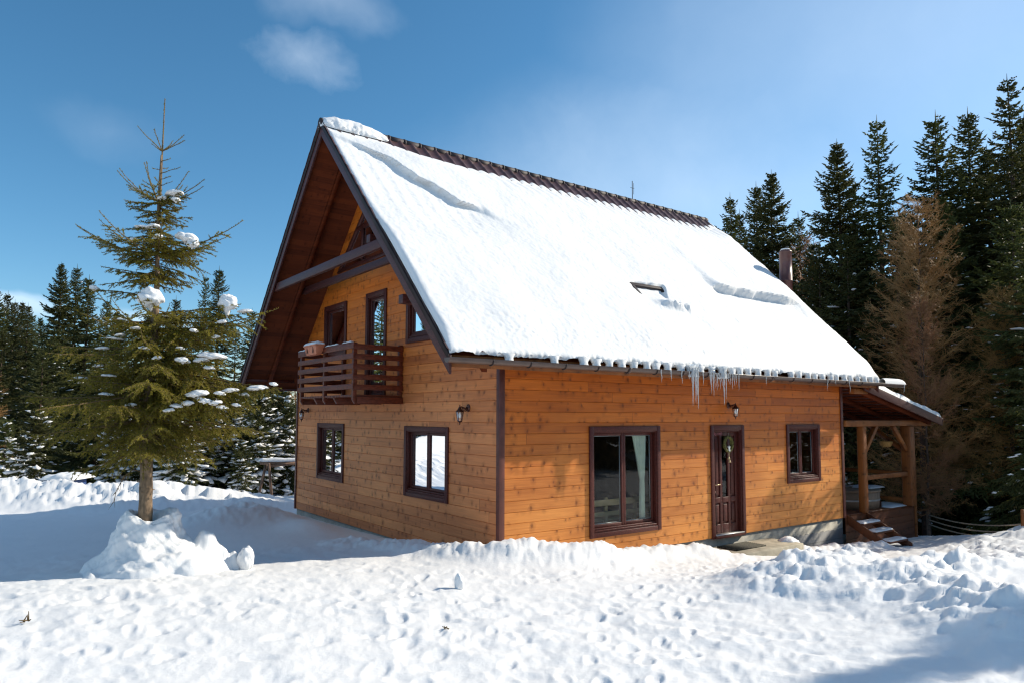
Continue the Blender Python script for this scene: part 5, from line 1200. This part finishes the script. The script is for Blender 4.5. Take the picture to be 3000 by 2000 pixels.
def lone_spruce():
    g = np.random.default_rng(77)
    base = np.array([-4.68, 0.52, 0.75]); top = np.array([-4.64, 0.50, 6.05])
    t = empty('lone_spruce', tuple(base)); tag(t, 'lone spruce with bare lower trunk and snow pads standing left of the house', 'tree')
    rv = np.array([0.813, -0.582, 0]); fv = np.array([0.582, 0.813, 0])
    ax = lambda z: base + (top - base) * ((z - base[2]) / (top[2] - base[2]))
    segs = []; heavy = []
    def poly(p, r0, r1, dens):
        for i in range(len(p) - 1):
            f = i / max(1, len(p) - 1); segs.append((*p[i], *p[i + 1], r0 + (r1 - r0) * f, dens))
    def branch(z, az, ln, dz, sag=0.0, bare=0.0, sec=0.34, hang=0.3, space=0.055, r=None):
        hd = rv * math.cos(az) + fv * math.sin(az); o = ax(z); n = max(5, int(ln / 0.06)); tt = np.linspace(0, 1, n)
        p = o + hd * (ln * tt)[:, None] + np.array([0, 0, 1.0]) * (dz * tt ** 1.15 - sag * 4 * tt * (1 - tt))[:, None]
        p += np.concatenate([[[0, 0, 0]], np.cumsum(g.normal(0, 0.004, (n - 1, 3)), 0)])
        r = r or 0.005 + 0.009 * ln
        poly(p, r, 0.003, 90)
        d = norm(np.gradient(p, axis=0)); sd = norm(np.cross(d, [0, 0, 1.0]))
        s = 0.07 + 0.03 * g.random(); sgn = 1
        while s < ln * (1 - bare):
            f = s / ln; i = min(n - 1, int(f * (n - 1))); pp = p[i]; sgn = -sgn
            l2 = min(sec, (0.05 + 0.42 * ln * (1 - f) ** 0.75) * g.uniform(0.6, 1.1)); 
            d2 = norm(d[i] * g.uniform(0.5, 0.95) + sgn * sd[i] * g.uniform(0.55, 1.0) + np.array([0, 0, 1.0]) * (-hang * g.uniform(0.2, 1.5) + 0.12))
            m = max(3, int(l2 / 0.05)); t2 = np.linspace(0, 1, m); q = pp + d2 * (l2 * t2)[:, None] + np.array([0, 0, -1.0]) * (hang * 0.5 * l2 * t2 ** 2)[:, None]
            poly(q, 0.0035, 0.0022, 135)
            for f3 in np.arange(0.18, 0.92, 0.05 / max(l2, 0.05)):
                if g.random() < 0.25: continue
                l3 = l2 * (1 - f3) * g.uniform(0.35, 0.65); 
                if l3 < 0.025: continue
                s3 = 1 if g.random() < .5 else -1; b3 = pp + d2 * l2 * f3 + np.array([0, 0, -1.0]) * hang * 0.5 * l2 * f3 ** 2
                d3 = norm(d2 * 0.75 + s3 * norm(np.cross(d2, [0, 0.1, 1.0])) * 0.65 + np.array([0, 0, 1.0]) * (-hang * g.uniform(0.2, 1.3)))
                poly(np.stack([b3, b3 + d3 * l3]), 0.0025, 0.002, 140)
            s += space * g.uniform(0.7, 1.3)
        return p
    # leader and topmost whorls measured from the photograph
    zz = np.linspace(5.38, 6.05, 12); poly(np.stack([ax(z) for z in zz]), 0.011, 0.006, 90)
    zz = np.linspace(4.0, 5.38, 20); poly(np.stack([ax(z) for z in zz]), 0.022, 0.011, 14)
    for az, ln, dz in ((2.9, .35, .335), (2.75, .20, .13), (0.25, .24, .226), (-.2, .32, .115), (1.5, .22, .2), (-1.6, .22, .18)): branch(5.40, az, ln, dz, bare=1.0, r=0.007)
    for z, az, ln, dz in ((5.28, .2, .10, .03), (5.16, 2.9, .13, .05), (5.13, .1, .22, .09), (5.06, -.3, .15, .02), (4.98, .4, .13, .07), (4.95, 2.8, .14, .05), (5.2, 1.4, .12, .04), (5.0, -1.5, .15, .04)): branch(z, az, ln, dz, bare=1.0, r=0.005)
    for az, ln, dz in ((3.0, .58, .40), (2.6, .30, .53), (.4, .30, .40), (-.15, .56, .23), (.15, .48, .20), (1.5, .5, .35), (-1.5, .5, .30), (-2.2, .48, .25), (2.2, .42, .3)): branch(4.80, az, ln, dz, sag=0.05, bare=0.40, sec=.18, hang=.15, space=.045)
    for i in range(50): branch(g.uniform(4.24, 4.80), g.uniform(0, 6.28), g.uniform(.22, .42), g.uniform(-.10, .08), sag=.02, bare=.10, sec=.16, hang=.25, space=.045)
    for az, ln, dz in ((3.1, 1.0, .36), (2.85, .88, .47), (.12, .97, .42), (-.25, .98, .18), (1.0, .8, .35), (1.9, .8, .35), (-1.1, .75, .30), (-1.9, .8, .30), (-2.6, .85, .22)): branch(4.16, az, ln, dz, sag=.07, bare=.22, sec=.24, hang=.3, space=.038)
    for i in range(34): branch(g.uniform(3.80, 4.22), g.uniform(0, 6.28), g.uniform(.30, .62), g.uniform(-.22, .02), sag=.0, bare=.08, sec=.20, hang=.4, space=.042)
    for i in range(4): branch(g.uniform(3.62, 3.84), g.uniform(0, 6.28), g.uniform(.22, .42), g.uniform(-.12, .0), bare=.1, sec=.16, hang=.4)
    for az, ln, dz in ((2.95, .80, .50), (2.6, .7, .2), (.05, 1.42, .24), (-.15, 1.36, .10), (.5, 1.1, .2), (1.2, .9, .2), (-.9, .8, .2), (-1.7, .75, .2), (-2.5, .8, .15), (2.0, .9, .15)): branch(3.28, az, ln, dz, sag=.08, bare=.14, sec=.36, hang=.5, space=.046)
    for z0, n, l0, l1, d0, d1 in ((3.42, 8, .45, .85, -.05, .14), (3.05, 9, .6, 1.15, -.12, .10), (2.85, 8, .7, 1.25, -.15, .08), (2.65, 8, .8, 1.36, -.18, .05), (2.45, 9, .8, 1.38, -.2, .02), (2.28, 9, .75, 1.32, -.26, -.04), (2.12, 9, .7, 1.15, -.30, -.08), (1.98, 8, .5, .9, -.30, -.12)):
        a0 = g.random() * 6.28
        for i in range(n): branch(z0 + g.normal(0, .05), a0 + 6.283 * i / n + g.normal(0, .2), g.uniform(l0, l1), g.uniform(d0, d1), sag=g.uniform(0, .06), bare=.04, sec=.40, hang=.5, space=.046)
    for az, ln, dz, z in ((0.03, 1.36, -.02, 2.62), (-.1, 1.30, -.12, 2.50), (3.05, 1.15, .02, 2.75), (3.2, 1.22, .0, 2.45), (.1, 1.15, -.1, 2.2)): branch(z, az, ln, dz, sag=.05, bare=.03, sec=.42, hang=.6, space=.04)
    # the boughs that carry the snow pads
    for x, y, z, rx, rz, *_ in PADS:
        q = np.array([x, y, z]); ln0 = math.hypot(*(q - ax(z))[:2])
        if ln0 < .12: continue
        dzb = 0.10 * ln0 if z > 3 else -0.12 * ln0
        z0 = z - rz * .25 - dzb; d = (q - ax(z0))[:2] / ln0; az = math.atan2(d @ fv[:2], d @ rv[:2])
        branch(z0, az, ln0 + rx * 0.9 + .05, dzb * 1.1, bare=.0, sec=.22 if z > 3 else .36, hang=.35 if z > 3 else .6, space=.038)
    S = np.array(segs); p0, p1, r, de = S[:, :3], S[:, 3:6], S[:, 6], S[:, 7]
    # needles
    ln = np.linalg.norm(p1 - p0, axis=1); cnt = g.poisson(ln * de * 1.9); ids = np.repeat(np.arange(len(S)), cnt); n = len(ids)
    axd = norm(p1 - p0)[ids]; u = g.random(n)[:, None]; rad = norm(np.cross(axd, g.normal(0, 1, (n, 3))))
    b = p0[ids] * (1 - u) + p1[ids] * u; d = norm(rad * 0.8 + axd * 0.62 + [0, 0, 0.12]); side = norm(np.cross(d, g.normal(0, 1, (n, 3)))) * 0.0040
    nl = g.uniform(0.016, 0.026, n)[:, None]
    V = np.stack([b - side, b + side, b + d * nl], 1).reshape(-1, 3); mb = MB(); mb.add(V, tris=np.arange(len(V)).reshape(-1, 3)); mb.build('crown', M['needle'], t, recalc=False)
    # twigs
    s1 = norm(np.cross(p1 - p0, [0.3, 0.2, 1.0])); s2 = norm(np.cross(p1 - p0, s1)); V = []
    for an in (0, 2.094, 4.189):
        o = (s1 * math.cos(an) + s2 * math.sin(an)) * r[:, None]; V += [p0 + o, p1 + o * 0.85]
    V = np.stack(V, 1).reshape(-1, 3); k_ = np.arange(len(S))[:, None] * 6
    Q = np.concatenate([k_ + np.array(q) for q in ((0, 2, 3, 1), (2, 4, 5, 3), (4, 0, 1, 5))]); mb = MB(); mb.add(V, quads=Q); mb.build('branches', M['twig'], t, recalc=False)
    # trunk with stubs and a dead lower branch
    mb = MB(); zz = np.linspace(0.6, 5.35, 60); pts = np.stack([ax(z) for z in zz]); pts[:, 0] += 0.012 * np.sin(zz * 2.2); pts[:, 1] += 0.008 * np.sin(zz * 3.1)
    rd = np.interp(zz, [0.6, 1.1, 1.5, 2.2, 3.3, 4.2, 5.35], [.100, .076, .070, .060, .042, .022, .009]) * (1 + 0.04 * np.sin(zz * 23))
    mb.tube(pts, rd, 20)
    for i in range(26):
        z = g.uniform(1.2, 2.0); a = g.uniform(0, 6.28); o = ax(z); h = np.array([math.cos(a), math.sin(a), 0.2]); mb.tube([o + h * 0.055, o + h * g.uniform(.08, .105)], [0.009, 0.005], 5)
    mb.build('trunk', M['bark'], t, smooth=True)
    mb = MB(); o = ax(1.62); hd = -rv
    q = [o + hd * .07, o + hd * .16 + [0, 0, .02], o + hd * .26 + [0, 0, -.06], o + hd * .34 + [0, 0, -.22], o + hd * .37 + [0, 0, -.36]]; mb.tube(q, [.008, .007, .006, .004, .002], 5)
    for i in range(16):
        f = g.uniform(.3, 1); i0 = min(3, int(f * 4)); pp = q[i0] * (1 - (f * 4 - i0)) + np.array(q[i0 + 1]) * (f * 4 - i0); dd = norm(np.array([*g.normal(0, .5, 2), -1.0]) + hd * .4); mb.tube([pp, pp + dd * g.uniform(.05, .12)], [.004, .001], 4)
    mb.build('dead_branch', M['twig'], t)
    # snow pads, each on its bough
    def pad(c, rx, rz, k, tear=0.0, ry=None):
        c = np.array(c)
        bm = bmesh.new(); bmesh.ops.create_icosphere(bm, subdivisions=4, radius=1); co = np.array([v.co[:] for v in bm.verts]); fc = [[v.index for v in f.verts] for f in bm.faces]; bm.free()
        n = 1 + 0.22 * fbm(co[:, 0] * 1.3 + k * 3.1, co[:, 1] * 1.3 + co[:, 2] * 1.5, 3) + 0.08 * billow(co[:, 0] * 1.9 + k, co[:, 2] * 1.9 + co[:, 1], 2)
        co = co * n[:, None]; lo = co[:, 2] < -0.10; hz = co[:, 2].copy(); fl = 0.40 + 0.45 * perlin(co[:, 0] * 2.3 + k, co[:, 1] * 2.3); hz[lo] = -0.10 + (hz[lo] + 0.10) * np.maximum(fl[lo], 0.1)
        if tear: hz -= tear * np.exp(-((co[:, 0] + .1) / .35) ** 2 - (co[:, 1] / .5) ** 2) * (co[:, 2] < 0.1); co[:, 0] *= np.where(hz < -0.3, np.clip(1 + (hz + .3) * .45, .25, 1), 1)
        hz -= 0.25 * (co[:, 0] * (1 if k % 2 else -1)) * (rz < rx * .7)
        ry = ry or rx * .85
        V = c + co[:, :1] * rx * rv + co[:, 1:2] * ry * fv + np.stack([0 * hz, 0 * hz, hz * rz], 1)
        mb = MB(); mb.add(V, tris=fc); mb.build('snow_pad', M['snow'], t, smooth=True, recalc=False)
    for k, a in enumerate(PADS): pad(a[:3], a[3] * (1.0 if a[3] > .09 else 1.25), a[4] * (.95 if a[3] > .09 else .72), k, *a[5:])
lone_spruce()

# ------------------------------------------------------------------ bare larches
def larch(seed, H, R_, nbr=120):
    g = np.random.default_rng(seed); segs = []
    def poly(p, r0, r1):
        n = len(p) - 1
        for i in range(n): segs.append((*p[i], *p[i + 1], r0 + (r1 - r0) * i / n, r0 + (r1 - r0) * (i + 1) / n))
    zz = np.linspace(0, H, 16); b = np.cumsum(g.normal(0, 0.02, (16, 2)), 0); b[0] = 0; pts = np.stack([b[:, 0], b[:, 1], zz], 1)
    for i in range(nbr):
        f = g.random() ** 0.85; z = H * (0.10 + 0.88 * f); ln = R_ * (1 - f) ** 0.6 * g.uniform(0.6, 1.1) + 0.18; az = g.uniform(0, 6.283); hd = np.array([math.cos(az), math.sin(az), 0]); sd = np.array([-hd[1], hd[0], 0])
        n = 8; t = np.linspace(0, 1, n); up = ln * (np.interp(f, [0, .5, 1], [-.25, .25, .9]) * t + np.interp(f, [0, 1], [.42, .25]) * t ** 2.2)
        p = np.array([np.interp(z, zz, b[:, 0]), np.interp(z, zz, b[:, 1]), z]) + hd * (ln * t)[:, None] + np.array([0, 0, 1.0]) * up[:, None] + np.concatenate([[[0, 0, 0]], np.cumsum(g.normal(0, 0.02, (n - 1, 3)), 0)])
        poly(p, 0.006 + 0.010 * ln, 0.003)
        for j in range(int(9 + ln * 16)):
            u = g.uniform(0.12, 1); i0 = min(n - 2, int(u * (n - 1))); q = p[i0] + (p[i0 + 1] - p[i0]) * (u * (n - 1) - i0); l2 = (0.14 + 0.45 * ln * (1 - u * .6) * .6) * g.uniform(.5, 1.1)
            d = norm(hd * g.uniform(.2, 1) + sd * g.choice([-1, 1]) * g.uniform(.2, 1) + np.array([0, 0, g.uniform(-.45, .9)])); mid = q + d * l2 * .5 + g.normal(0, .02, 3); e = q + d * l2 + np.array([0, 0, .10 * l2]) + g.normal(0, .03, 3)
            poly(np.stack([q, mid, e]), 0.0050, 0.0028)
            for _ in range(3):
                w = g.uniform(.3, .9); q2 = q + (e - q) * w; d2 = norm(d + g.normal(0, .7, 3)); poly(np.stack([q2, q2 + d2 * l2 * .42]), 0.0034, 0.0024)
    S = np.array(segs); p0, p1 = S[:, :3], S[:, 3:6]; s1 = norm(np.cross(p1 - p0, [0.3, 0.2, 1.0])); s2 = norm(np.cross(p1 - p0, s1)); V = []
    for an in (0, 2.094, 4.189):
        o = s1 * math.cos(an) + s2 * math.sin(an); V += [p0 + o * S[:, 6:7], p1 + o * S[:, 7:8]]
    V = np.stack(V, 1).reshape(-1, 3); k_ = np.arange(len(S))[:, None] * 6; Q = np.concatenate([k_ + np.array(q) for q in ((0, 2, 3, 1), (2, 4, 5, 3), (4, 0, 1, 5))])
    mb = MB(); mb.add(V, quads=Q); cr = mb.mesh('branches', M['larch'])
    mb = MB(); mb.tube(pts, 0.010 * H * (1 - zz / H) ** .9 + .004, 9); return mb.mesh('trunk', M['bark_dark']), cr, None
LA = larch(31, 10, 1.9, 230); LB = larch(32, 4.5, 1.1, 80)
HREF[id(LA)] = 10; HREF[id(LB)] = 4.5
GB = 'bare brown larches'
plant('larch_tree', 16.95, 1.40, 9.10, LA, 'tall bare brown larch standing behind the porch', GB, None, 1.05, 0.4)
plant('larch_tree', 15.0, 0.45, 5.4, LB, 'thin bare tree by the porch corner where the ropes are tied', GB, None, .55, 1.9)
plant('larch_tree', 18.6, -0.4, 6.2, LA, 'smaller bare brown larch at the right edge behind the ropes', GB, None, 1.1, 3.0)
plant('larch_tree', 24.2, 9.3, 10.0, LB, 'bare larch between the two spruces above the flue pipe', GB, None, .9, 3.0)
plant('larch_tree', -6.6, 27.0, 3.8, LB, 'bare brown larch at the left edge of the photo', GB, None, 1.5, 2.0)
plant('larch_tree', 4.3, 20.2, 4.3, LB, 'bare brown larch beside the left house corner', GB, None, 1.1, 5.0)
plant('larch_tree', 15.2, 3.6, 2.3, LB, 'low bare shrub seen through the porch posts', GB, -.95, 1.2, .7)

# ------------------------------------------------------------------ rope fence at the right
def rope_fence():
    t = empty('rope_fence', (12.6, -2.5, gh(12.6, -2.5))); tag(t, 'sagging rope fence in front of the dark spruces at the right edge', 'fence')
    A_, B_ = np.array([14.75, .38, 0]), np.array([12.42, -2.52, 0])
    mb = MB(); mb.tube([B_ + [0, 0, -.7], B_ + [0, 0, .26]], [.045, .04], 10); mb.build('post', M['porch'], t)
    mb = MB(); mb.tube([A_ + [0.05, .03, -1.3], A_ + [0.05, .03, -.25]], [.05, .045], 10); mb.build('post', M['log'], t)
    C_ = np.array([11.4, -4.4, 0]); mb = MB(); mb.tube([C_ + [0, 0, -.6], C_ + [0, 0, .35]], [.045, .04], 10); mb.build('post', M['porch'], t)
    for za, zb in ((-.37, -.05), (-.50, -.20), (-.62, -.34)):
        s = np.linspace(0, 1, 30)[:, None]; p = A_ * (1 - s) + B_ * s; p[:, 2] = za * (1 - s[:, 0]) + zb * s[:, 0] - .13 * 4 * s[:, 0] * (1 - s[:, 0])
        q = B_ * (1 - s) + C_ * s; q[:, 2] = zb * (1 - s[:, 0]) + (zb + .1) * s[:, 0] - .08 * 4 * s[:, 0] * (1 - s[:, 0])
        mb = MB(); mb.tube(np.concatenate([p, q[1:]]), .017, 6); mb.build('rope', M['rope'], t, smooth=True)
rope_fence()
# ---- log rail with snow left of the house
def log_rail():
    t = empty('log_rail', (.45, 11.6, 0)); tag(t, 'snow topped log rail on crossed legs beside the left house corner', 'rail')
    mb = MB(); mb.tube([(.16, 11.68, .90), (2.8, 10.85, .88)], [.055, .06], 10); mb.build('rail', M['log'], t)
    for a, b in (((.36, 11.72, .88), (.12, 11.55, .02)), ((.36, 11.5, .88), (.55, 11.75, -.05)), ((.42, 11.6, .80), (1.1, 11.3, .88))):
        mb = MB(); mb.tube([a, b], .04, 8); mb.build('leg', M['log'], t)
    u = np.linspace(0, 1, 50); a = np.linspace(-.2, np.pi + .2, 9); U, A_ = np.meshgrid(u, a, indexing='ij'); h = .085 * (1 + .3 * fbm(U * 9, A_ * 0, 2)) * np.clip(U * (1 - U) * 40, 0, 1) ** .4
    mb = MB(); mb.grid(np.stack([.14 + 2.7 * U + .05 * np.cos(A_) * .3, 11.69 - .85 * U - .065 * np.cos(A_), .945 - .02 * U + h * np.sin(A_)], -1)); mb.build('snow_cap', M['snow'], t, smooth=True)
log_rail()
# ---- small cottage far behind the yard
def cottage():
    c = np.array([-1.4, 43.2, -2.2]); t = empty('cottage', tuple(c)); tag(t, 'small dark cottage with a snowy roof among the trees on the left', 'house')
    ux = np.array([.9, -.35, 0]); ux /= np.linalg.norm(ux); uy = np.array([-ux[1], ux[0], 0]); P = lambda a, b, z: tuple(c + ux * a + uy * b + [0, 0, z])
    mb = MB(); mb.hexa([P(-3, -2, -.6), P(3, -2, -.6), P(3, 2, -.6), P(-3, 2, -.6), P(-3, -2, 1.7), P(3, -2, 1.7), P(3, 2, 1.7), P(-3, 2, 1.7)])
    for s in (-3, 3): mb.add([P(s, -2, 1.7), P(s, 2, 1.7), P(s, 0, 3.6)], tris=[(0, 1, 2)])
    mb.build('wall', M['cottage'], t)
    mb = MB()
    for s in (-1, 1): mb.hexa([P(-3.4, s * 2.5, 1.45), P(3.4, s * 2.5, 1.45), P(3.4, 0, 3.65), P(-3.4, 0, 3.65), P(-3.4, s * 2.5, 1.75), P(3.4, s * 2.5, 1.75), P(3.4, 0, 3.95), P(-3.4, 0, 3.95)])
    mb.build('snow_roof', M['snow'], t)
    mb = MB(); mb.hexa([P(.2, -1.2, 2.6), P(.9, -1.2, 2.6), P(.9, -.4, 2.6), P(.2, -.4, 2.6), P(.2, -1.2, 4.1), P(.9, -1.2, 4.1), P(.9, -.4, 4.1), P(.2, -.4, 4.1)]); mb.build('chimney', M['cottage'], t)
    mb = MB(); mb.hexa([P(-1.3, -2.03, .4), P(-.4, -2.03, .4), P(-.4, -2.01, .4), P(-1.3, -2.01, .4), P(-1.3, -2.03, 1.2), P(-.4, -2.03, 1.2), P(-.4, -2.01, 1.2), P(-1.3, -2.01, 1.2)]); mb.build('window', M['dark'], t)
cottage()
def buried_box():
    c = (-4.42, 13.45, .18); t = empty('buried_box', c); tag(t, 'dark blue box edge poking out of the far snow bank under a snow slab', 'box')
    rv = np.array([.813, -.582, 0]); fv = np.array([.582, .813, 0]); P = lambda a, b, z: tuple(np.array(c) + rv * a + fv * b + [0, 0, z])
    mb = MB(); mb.hexa([P(-.3, -.42, 0), P(.3, -.42, 0), P(.3, .5, 0), P(-.3, .5, 0), P(-.3, -.42, .36), P(.3, -.42, .36), P(.3, .5, .36), P(-.3, .5, .36)]); mb.build('body', M['blue'], t, bevel=.02)
    u = np.linspace(0, 1, 40); U, V_ = np.meshgrid(u, u, indexing='ij'); h = .12 * np.clip(16 * U * (1 - U) * V_ * (1 - V_) * 3, 0, 1) ** .5 * (1 + .3 * fbm(U * 3, V_ * 3, 2)); p = np.array(c) + rv * (-.40 + .9 * U)[..., None] + fv * (-.5 + 1.1 * V_)[..., None]; p[..., 2] += .361 + h
    mb = MB(); mb.grid(p); mb.build('snow_cap', M['snow'], t, smooth=True, recalc=False)
buried_box()
# ---- litter on the snow
for x, y, n, lab in ((-5.86, -1.66, 7, 'small sprig of twigs lying on the snow at the left edge'), (-3.0, -3.35, 5, 'brown twig lying on the trampled snow in the foreground')):
    g = np.random.default_rng(n); z = gh(x, y) + .02; mb = MB()
    for i in range(n):
        d = norm(np.array([*g.normal(0, 1, 2), .35])); o = np.array([x, y, z]) + g.normal(0, .015, 3) * [1, 1, .3]; mb.tube([o, o + d * g.uniform(.04, .09)], [.006, .003], 5)
    tag(mb.build('twig', M['twig'], None), lab, 'twig')

# ------------------------------------------------------------------ world, sun, camera
SUN = Vector((3.6, -1.05, 2.15)).normalized()
wd = bpy.data.worlds.new('World'); scene.world = wd; wd.use_nodes = True; nt = wd.node_tree
bg = nt.nodes['Background']; sky = nt.nodes.new('ShaderNodeTexSky'); sky.sky_type = 'NISHITA'; sky.sun_disc = False
sky.sun_elevation = math.asin(SUN.z); sky.sun_rotation = math.atan2(SUN.x, SUN.y); sky.altitude = 900; sky.air_density = 1.0; sky.dust_density = 0.7; sky.ozone_density = 4.0
SKYK = 0.128
bg.inputs['Strength'].default_value = SKYK
class W_: pass
k = NT.__new__(NT); k.t = nt
gen = k.coord('Generated'); gx, gy, gz = k.sep(gen)
warp = k.n('ShaderNodeTexNoise', i_Scale=3.2, i_Detail=5, i_Roughness=0.6); k.link(gen, warp.inputs['Vector'])
wv = k.n('ShaderNodeVectorMath', operation='MULTIPLY_ADD'); k.link(warp.outputs['Color'], wv.inputs[0]); wv.inputs[1].default_value = (0.16, 0.16, 0.10); wv.inputs[2].default_value = (-0.08, -0.08, -0.05)
dirw = k.n('ShaderNodeVectorMath', operation='ADD'); k.link(gen, dirw.inputs[0]); k.link(wv.outputs[0], dirw.inputs[1])
def cloud(az0, el0, az1, el1, width, amount, lo=0.42, hi=0.72, scale=9.0):
    """soft cloud along the segment between two sky directions"""
    def dv(a, e): a, e = R(a), R(e); return np.array([math.cos(e) * math.cos(a), math.cos(e) * math.sin(a), math.sin(e)])
    a, b = dv(az0, el0), dv(az1, el1); m = (a + b) / 2; ax_ = (b - a) / np.linalg.norm(b - a); hl = np.linalg.norm(b - a) / 2; up = np.cross(m / np.linalg.norm(m), ax_)
    def dot(vec, off):
        v = k.n('ShaderNodeVectorMath', operation='DOT_PRODUCT'); k.link(dirw.outputs[0], v.inputs[0]); v.inputs[1].default_value = tuple(vec); return k.math('SUBTRACT', v.outputs['Value'], off)
    p = k.math('DIVIDE', dot(ax_, float(ax_ @ m)), hl); q = k.math('DIVIDE', dot(up, float(up @ m)), width)
    r = k.math('SQRT', k.math('ADD', k.math('POWER', k.math('ABSOLUTE', p), 2.0), k.math('POWER', k.math('ABSOLUTE', q), 2.0)))
    mask = k.math('MAXIMUM', k.math('SUBTRACT', 1.0, r), 0.0); front = k.math('GREATER_THAN', dot(m, 0.0), 0.0)
    nz = k.noise(dirw.outputs[0], scale, 6, 0.6); f = k.ramp(k.math('ADD', k.math('MULTIPLY', nz, 0.55), k.math('MULTIPLY', mask, 0.55)), [(lo, (0, 0, 0)), (hi, (1, 1, 1))])
    return k.math('MULTIPLY', k.math('MULTIPLY', k.math('MULTIPLY', f, front), k.math('MINIMUM', k.math('MULTIPLY', mask, 2.5), 1.0)), amount)
cl = [cloud(77.5, 29.4, 64.5, 24.6, 0.060, 0.30, .48, 1.05, 13.0), cloud(77, 32.0, 60, 29.6, 0.05, 0.16, .42, .9), cloud(93, 8.2, 84, 6.4, 0.022, 0.36, 0.35, 0.7), cloud(86, 6.6, 76, 5.8, 0.02, 0.3, 0.35, 0.7), cloud(68, 14, 10, 16, 0.22, 0.30, 0.18, 1.0, 5.0), cloud(50, 25, -5, 24, 0.32, 0.27, 0.12, 1.0, 3.0), cloud(128, 40, 232, 36, 0.55, 0.58, 0.05, 0.7, 3.0), cloud(88, 20, 78, 19, 0.05, 0.07, 0.35, 0.9, 6.0), cloud(70, 17, 62, 16, 0.05, 0.16, 0.35, 0.8, 6.0)]  # widest cloud, behind the camera, is added unseen as fill for the gable
tot = cl[0]
for c in cl[1:]: tot = k.math('MAXIMUM', tot, c)
hs = k.n('ShaderNodeHueSaturation', i_Hue=0.487, i_Saturation=1.16, i_Value=1.0); k.link(sky.outputs[0], hs.inputs['Color'])
col = k.mix(tot, hs.outputs[0], (8.4, 9.3, 10.2)); nt.links.new(col, bg.inputs['Color'])

ld = bpy.data.lights.new('sun', 'SUN'); ld.energy = 5.0; ld.angle = R(0.53); ld.color = (1.0, 0.91, 0.76)
lo = bpy.data.objects.new('sun', ld); COL.objects.link(lo); lo.rotation_euler = (-SUN).to_track_quat('-Z', 'Y').to_euler(); lo.location = (20, -5, 20)

cd = bpy.data.cameras.new('camera'); co = bpy.data.objects.new('camera', cd); COL.objects.link(co); scene.camera = co
yaw, pit, rol, F = 0.9496, 0.0729, 0.0047, 2064.78
fw = Vector((math.cos(yaw) * math.cos(pit), math.sin(yaw) * math.cos(pit), math.sin(pit))); r0 = Vector((math.sin(yaw), -math.cos(yaw), 0)); u0 = r0.cross(fw)
r2 = r0 * math.cos(rol) + u0 * math.sin(rol); u2 = -r0 * math.sin(rol) + u0 * math.cos(rol)
mt = Matrix((r2, u2, -fw)).transposed().to_4x4(); mt.translation = (-6.2211, -8.466, 2.2971); co.matrix_world = mt
cd.sensor_width = 36; cd.lens = F / 3000 * 36; cd.shift_x = (1500 - 1438.85) / 3000; cd.shift_y = (1061.14 - 1000) / 3000; cd.clip_end = 5000; cd.clip_start = 0.05

vs = scene.view_settings; scene.display_settings.display_device = 'sRGB'; vs.view_transform = 'Standard'; vs.look = 'None'; vs.exposure = 0.28; vs.gamma = 1.0; vs.use_curve_mapping = False
scene.render.engine = 'CYCLES'; cy = scene.cycles; cy.use_denoising = True; cy.pixel_filter_type = 'BLACKMAN_HARRIS'; cy.filter_width = 1.25; cy.max_bounces = 8; cy.transparent_max_bounces = 16; cy.sample_clamp_indirect = 4; cy.caustics_reflective = False; cy.caustics_refractive = False; cy.use_adaptive_sampling = True; cy.adaptive_threshold = 0.005
